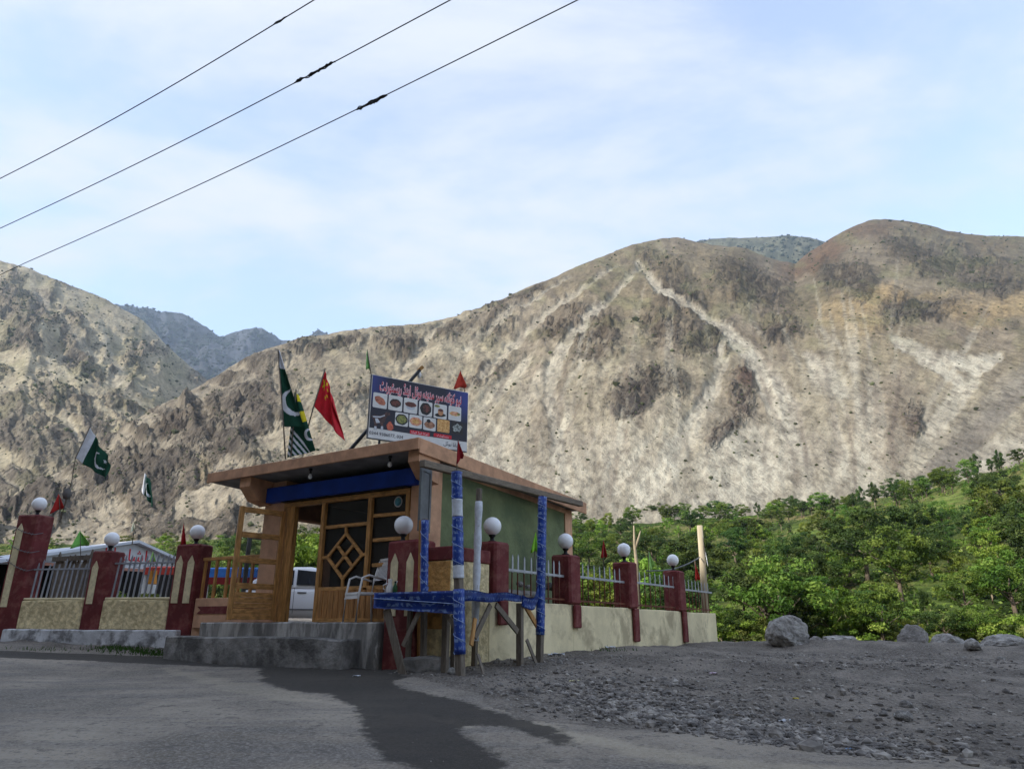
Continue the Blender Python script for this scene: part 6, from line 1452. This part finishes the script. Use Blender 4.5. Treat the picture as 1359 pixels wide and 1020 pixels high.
# rubble heap inside the fence
for k, (px, py, w) in enumerate(((690, 775, 12), (700, 778, 9), (730, 779, 18), (742, 773, 14), (735, 768, 9))):
    h = KF.hit_v(px, py, WV+.5); c = KF.p(h[0], WV+.5, h[2]); s = w/FPX*c.y*.5
    o = bpy.data.objects.new('rubble_stone', prot[(k+2) % 7]); COL.objects.link(o); o.location = c; o.scale = (s, s, s); tag(o, 'pale rubble stone behind the spiked fence, before the green wall', 'stone', 'rubble stones inside the fence')
MB().fbox(KF, .9, 2.6, WV+.3, WV+.76, -.1, KF.hit_v(720, 786, WV+.5)[2], .05).solo('rubble_bank', M_cement, 'low bank of rubble between the spiked fence and the green wall', 'rubble', KF.p(1.7, WV+.5, -.1))

# ================================================================ vegetation
def leaf_mat(name, a, b, c3, trans=.35):
    t = NT(name); at_ = t.attr('clump', 'Fac'); oi = t.new('ShaderNodeObjectInfo')
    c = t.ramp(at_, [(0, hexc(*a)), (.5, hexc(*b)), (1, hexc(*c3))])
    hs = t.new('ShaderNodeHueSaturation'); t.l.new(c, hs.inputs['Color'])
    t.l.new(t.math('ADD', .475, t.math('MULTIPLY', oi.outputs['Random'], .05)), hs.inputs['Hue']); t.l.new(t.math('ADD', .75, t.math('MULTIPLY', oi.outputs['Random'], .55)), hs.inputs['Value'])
    t.l.new(hs.outputs[0], t.b.inputs['Base Color']); t.rough(.6); t.b.inputs['Specular IOR Level'].default_value = .2
    tr = t.new('ShaderNodeBsdfTranslucent'); t.l.new(hs.outputs[0], tr.inputs['Color']); mx = t.new('ShaderNodeMixShader'); mx.inputs[0].default_value = trans
    t.l.new(t.b.outputs[0], mx.inputs[1]); t.l.new(tr.outputs[0], mx.inputs[2]); t.l.new(mx.outputs[0], t.out.inputs['Surface']); return t.m
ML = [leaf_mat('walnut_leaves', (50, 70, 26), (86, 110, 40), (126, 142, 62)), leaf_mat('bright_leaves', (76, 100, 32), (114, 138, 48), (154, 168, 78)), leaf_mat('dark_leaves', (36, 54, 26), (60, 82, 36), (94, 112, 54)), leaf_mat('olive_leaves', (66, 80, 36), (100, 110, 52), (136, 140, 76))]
M_bark = pmat('grey_bark', hexc(104, 92, 78), .3, 3, .95, .5, 12, .02); M_palebark = pmat('pale_trunk', hexc(150, 136, 112), .25, 3, .95, .4, 12, .02)
def crown_mesh(name, seed, n, rx, rz_, zc, nclump, leaf, shape='round', mat=None):
    r = np.random.default_rng(seed)
    C = []
    while len(C) < nclump:
        p = r.uniform(-1, 1, 3); d = np.linalg.norm(p)
        if d > 1 or d < .35 and r.random() < .7: continue
        if shape == 'tall': p[:2] *= (1-.45*max(p[2], 0))
        if shape == 'bush' and p[2] < -.75: continue
        C.append(p)
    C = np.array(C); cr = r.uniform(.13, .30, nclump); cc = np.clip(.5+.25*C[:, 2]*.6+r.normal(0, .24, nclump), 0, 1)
    k = r.integers(0, nclump, n); off = r.normal(0, 1, (n, 3)); off /= np.linalg.norm(off, axis=1)[:, None]; off *= (r.random((n, 1))**.45)
    P = C[k]+off*cr[k][:, None]*np.array([1.1, 1.1, .8]); P = P*np.array([rx, rx, rz_])+np.array([0, 0, zc])
    nrm = off*.7+r.normal(0, .55, (n, 3))+np.array([0, 0, .35]); nrm /= np.linalg.norm(nrm, axis=1)[:, None]
    t1 = np.cross(nrm, r.normal(0, 1, (n, 3))); t1 /= np.linalg.norm(t1, axis=1)[:, None]; t2 = np.cross(nrm, t1)
    s = leaf*r.uniform(.55, 1.3, (n, 1)); a = t1*s; b = t2*s*.62
    V = np.stack([P-a*.9, P-b*.7-a*.1, P+a, P+b*.7-a*.1], 1).reshape(-1, 3); F = np.arange(n*4).reshape(n, 4)
    me = tris_mesh(name, V, F); at_ = me.attributes.new('clump', 'FLOAT', 'POINT'); at_.data.foreach_set('value', np.clip(np.repeat(cc[k], 4)+np.repeat(r.normal(0, .10, n), 4), 0, 1).astype(np.float32))
    if mat: me.materials.append(mat)
    return me
def trunk_mesh(name, seed, h, zc, rx, r0, mat, nl=5):
    m = MB(); r = random.Random(seed); top = Vector((r.uniform(-.15, .15), r.uniform(-.15, .15), zc))
    m.tube([Vector((0, 0, -.6)), Vector((r.uniform(-.08, .08), r.uniform(-.08, .08), zc*.45)), top, top+Vector((r.uniform(-.3, .3), r.uniform(-.3, .3), h*.22))], [r0*1.25, r0, r0*.7, r0*.2], 7)
    for k in range(nl):
        a = k*2*math.pi/nl+r.uniform(-.4, .4); z0 = zc*r.uniform(.5, .95); m.tube([Vector((0, 0, z0)), Vector((math.cos(a)*rx*.4, math.sin(a)*rx*.4, z0+h*.12)), Vector((math.cos(a)*rx*.8, math.sin(a)*rx*.8, z0+h*.22))], [r0*.55, r0*.35, r0*.1], 5)
    me = bpy.data.meshes.new(name); m.bm.to_mesh(me); m.bm.free(); me.materials.append(mat); return me
# kinds: (crown mesh, trunk mesh, height of the model)
KINDS = []
for k in range(4):  # broad trees, height 5
    for mi in (0, 2):
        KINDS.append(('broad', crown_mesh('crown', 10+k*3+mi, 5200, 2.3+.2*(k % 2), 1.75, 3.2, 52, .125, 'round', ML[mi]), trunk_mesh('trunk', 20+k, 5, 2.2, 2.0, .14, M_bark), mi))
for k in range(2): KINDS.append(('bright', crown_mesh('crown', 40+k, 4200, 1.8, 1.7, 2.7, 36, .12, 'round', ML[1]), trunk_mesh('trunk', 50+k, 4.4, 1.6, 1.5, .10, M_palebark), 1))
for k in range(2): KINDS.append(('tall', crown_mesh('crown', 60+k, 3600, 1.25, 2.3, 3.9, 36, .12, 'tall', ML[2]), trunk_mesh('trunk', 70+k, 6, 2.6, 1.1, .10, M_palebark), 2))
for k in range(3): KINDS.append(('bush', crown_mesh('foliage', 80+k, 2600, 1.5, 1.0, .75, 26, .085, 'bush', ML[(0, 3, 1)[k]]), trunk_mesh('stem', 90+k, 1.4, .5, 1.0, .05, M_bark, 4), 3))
LAB = {('broad', 0): 'broad mid green leafy tree', ('broad', 2): 'broad dark green dense tree', ('bright', 1): 'fresh yellow green tree', ('tall', 2): 'slender dark tree with pale trunk', ('bush', 3): 'bushy shrub'}
def hill_hit(px, py, y0=25.0, y1=190.0):
    r = ray(px, py); ys = np.arange(y0, y1, .5); z = H(r[0]*ys, ys); b = np.nonzero(z >= r[2]*ys)[0]
    if not len(b): return None
    y = float(ys[b[0]]); return Vector((r[0]*y, y, float(z[b[0]])))
def plant(p, kind, h, where, seed):
    typ, cm, tm, mi = kind; base = {'broad': 5.0, 'bright': 4.4, 'tall': 6.2, 'bush': 1.8}[typ]; s = h/base
    r = random.Random(seed); nm = 'bush' if typ == 'bush' else 'tree'
    key = LAB[(typ, mi if typ != 'bush' else 3)]
    root = thing(nm, key+where, nm, p, key+where)
    a = r.uniform(0, 6.28)
    for me, n_ in ((cm, 'foliage' if nm == 'bush' else 'crown'), (tm, 'stem' if nm == 'bush' else 'trunk')):
        o = bpy.data.objects.new(n_, me); COL.objects.link(o); o.parent = root; o.rotation_euler = (0, 0, a)
    root.scale = (s*r.uniform(.9, 1.15), s*r.uniform(.9, 1.15), s)
    return root
def in_field(px, py): return any(bool(inpoly(np.array([px]), np.array([py]), f)[0]) for f in fields)
def zone(px, f):
    if f < .15: return ' at the foot of the scree' + (' behind the fence' if px < 950 else ' near the right terraces' if px > 1180 else '')
    if px < 850: return ' behind the tulip lamp fence'
    if px < 950: return ' behind the fence near the utility pole'
    if f > .72: return ' low on the slope, ' + ('above the largest boulder' if px < 1130 else 'above the flat boulders')
    if px > 1200: return ' on the right slope ' + ('beside the grass terraces' if f < .45 else 'below the grass terraces')
    return ' mid slope ' + ('right of the utility pole' if px < 1080 else 'above the boulders')
pts = []; r_ = random.Random(11); tries = 0
def topline(px): return np.interp(px, [750, 1000, 1100, 1210, 1290, 1359, 1420], [690, 688, 682, 662, 640, 618, 600])
while len(pts) < 250 and tries < 9000:
    tries += 1; px = r_.uniform(745, 1420); ty = float(topline(px)); f = r_.random()**1.15; py = ty+f*(868-ty)
    if in_field(px, py) and True: continue
    p = hill_hit(px, py)
    if p is None: continue
    h = r_.choice((2.2, 2.8, 3.2, 3.8, 4.4, 5.2))*r_.uniform(.9, 1.1)*(.8 if p.y > 75 else 1)*(.8 if p.y < 40 else 1.0)
    hpx = h/p.y*FPX
    if (in_field(px, py-hpx*.45) or in_field(px, py-hpx*.8)) and r_.random() < .55: continue
    mind = hpx*(.30 if r_.random() < .6 else .5)
    if any((q[0]-px)**2+((q[1]-py)*1.6)**2 < mind**2 for q in pts): continue
    # keep the picture clear where the wall and fence end stand in front of lower ground
    pts.append((px, py)); fr_y = (py-ty)/(868-ty)
    tt = r_.random()
    if fr_y < .14 and px > 1040: kind = r_.choice(KINDS[10:12]) if tt < .45 else r_.choice(KINDS[0:8])
    elif tt < .66: kind = r_.choice(KINDS[0:8])
    elif tt < .84: kind = r_.choice(KINDS[8:10])
    elif tt < .9: kind = r_.choice(KINDS[10:12])
    else: kind = r_.choice(KINDS[12:15]); h *= .5
    plant(p, kind, h, zone(px, fr_y), len(pts))
# a thin row of small trees along the upper edge of the slope
for k, px in enumerate(np.linspace(800, 1352, 34)):
    px = float(px)+r_.uniform(-7, 7); py = float(topline(px))+r_.uniform(-3, 9); p = hill_hit(px, py)
    if p is not None: plant(p, KINDS[r_.choice((0, 1, 2, 3, 4, 5, 10, 11))], r_.uniform(2.2, 4.2), zone(px, 0.0), 900+k)
# undergrowth just beyond the gravel edge
for k, px in enumerate(np.linspace(955, 1375, 34)):
    px += r_.uniform(-8, 8); py = r_.uniform(838, 872); p = hill_hit(px, py, 23.5)
    if p is not None: plant(p, KINDS[12+k % 3], r_.uniform(.6, 1.5), ' between the wall end and the largest boulder' if px < 1015 else ' right behind the largest boulder' if px < 1095 else ' behind the small pointed boulder' if px < 1250 else ' at the far right of the gravel edge', 500+k)
# trees behind the hut, the car and the kiosk
left_pts = [(300, 745, 62, 4.5), (285, 752, 55, 3.6), (330, 750, 60, 5), (395, 775, 38, 6.2), (372, 770, 44, 5.5), (415, 772, 40, 5.5), (355, 765, 48, 4.5), (440, 775, 42, 6), (470, 778, 45, 6), (318, 735, 90, 4), (420, 735, 80, 5), (390, 728, 95, 5), (10, 740, 60, 3.5), (35, 742, 58, 3.2), (55, 744, 62, 2.8), (-20, 740, 60, 4), (85, 742, 64, 3.2), (265, 742, 80, 3.0), (500, 770, 50, 5.5), (540, 770, 55, 5.5), (450, 745, 70, 5), (345, 738, 85, 4.2)]
for k, (px, py, d, h) in enumerate(left_pts):
    r = ray(px, py); x = float(r[0]*d); p = Vector((x, d, float(H(x, d)))); plant(p, KINDS[(k*3) % 10], h, ' behind the compound', 700+k)
for k, (px, d, h) in enumerate(((175, 19.5, .9), (188, 20.5, 1.1), (218, 19.0, 1.0), (232, 19.8, .9), (165, 20, .8), (295, 18.5, .7))):
    r = ray(px, 800); plant(Vector((float(r[0]*d), d, -.08)), KINDS[12], h, ' behind the pale railing', 800+k)
for k, (px, py) in enumerate(((150, 716), (125, 717), (203, 716), (232, 712), (180, 717), (90, 719), (250, 708), (262, 722), (215, 728), (240, 735), (160, 726), (110, 725), (70, 726), (45, 728), (20, 726), (300, 725), (225, 720))):
    p = hill_hit(px, py, 90)
    if p is not None: plant(p, KINDS[12+k % 3], 2.2, ' on the bench below the rocky slope', 850+k)
# low undergrowth that nobody could count, over the whole slope
def undergrowth(n, seed, mat, leaf, k):
    r = np.random.default_rng(seed); P = []
    while len(P) < n:
        y = 28+r.random()**1.3*120; x = r.uniform(-.85, .85)*y; z = float(H(x, y)); px, py = proj(x, y, z)
        if in_field(px, py) and r.random() < .8: continue
        if x < 6 and y < 44: continue
        if float(fbm(np.array([x*.15]), np.array([y*.15]), 95+seed, 3)[0]) < .42: continue
        P.append((x, y, z))
    P = np.array(P); sz = r.uniform(.35, 1.0, n)
    off = r.normal(0, .5, (n, k, 3))*np.array([1, 1, .55]); off[..., 2] = np.abs(off[..., 2]); C = (P[:, None]+off*sz[:, None, None]).reshape(-1, 3)
    nr = r.normal(0, .7, C.shape)+np.array([0, -.2, .6]); nr /= np.linalg.norm(nr, axis=1)[:, None]; t1 = np.cross(nr, r.normal(0, 1, C.shape)); t1 /= np.linalg.norm(t1, axis=1)[:, None]; t2 = np.cross(nr, t1)
    s = leaf*r.uniform(.6, 1.4, (len(C), 1)); V = np.stack([C-t1*s, C-t2*s*.6, C+t1*s, C+t2*s*.6], 1).reshape(-1, 3)
    me = tris_mesh('undergrowth', V, np.arange(len(V)).reshape(-1, 4)); a_ = me.attributes.new('clump', 'FLOAT', 'POINT'); a_.data.foreach_set('value', np.repeat(np.clip(np.repeat(r.normal(.5, .25, n), k)+r.normal(0, .1, n*k), 0, 1), 4).astype(np.float32))
    o = link('undergrowth', me, mat); o['kind'] = 'stuff'
undergrowth(2600, 1, ML[0], .15, 22); undergrowth(1600, 2, ML[3], .14, 20); undergrowth(900, 3, ML[1], .14, 20)
# grass tufts at the plinth and weeds
def tufts(name, pts, n, hgt, mat, seed):
    r = random.Random(seed); V = []; F = []
    for (px, py, rad, cnt) in pts:
        g = gpt(px, py)
        for _ in range(cnt):
            x = g.x+r.gauss(0, rad); y = g.y+r.gauss(0, rad*.5); z = gsurf(x, y); h = hgt*r.uniform(.4, 1.2); a = r.uniform(0, 6.28); w = .006; dx, dy = math.cos(a)*h*.5, math.sin(a)*h*.5; k = len(V)
            V += [(x-w, y, z), (x+w, y, z), (x+dx*.5+w*.5, y+dy*.5, z+h*.7), (x+dx, y+dy, z+h)]; F += [(k, k+1, k+2, k+3)]
    o = link(name, tris_mesh(name, V, F), mat); o['kind'] = 'stuff'
tufts('grass', [(150, 862, .25, 160), (185, 866, .3, 260), (215, 868, .3, 260), (245, 870, .25, 160), (262, 866, .15, 60), (60, 862, .3, 60), (800, 862, .3, 40)], 0, .07, leaf_mat('grass_blades', (58, 84, 30), (84, 112, 44), (120, 136, 70)), 3)
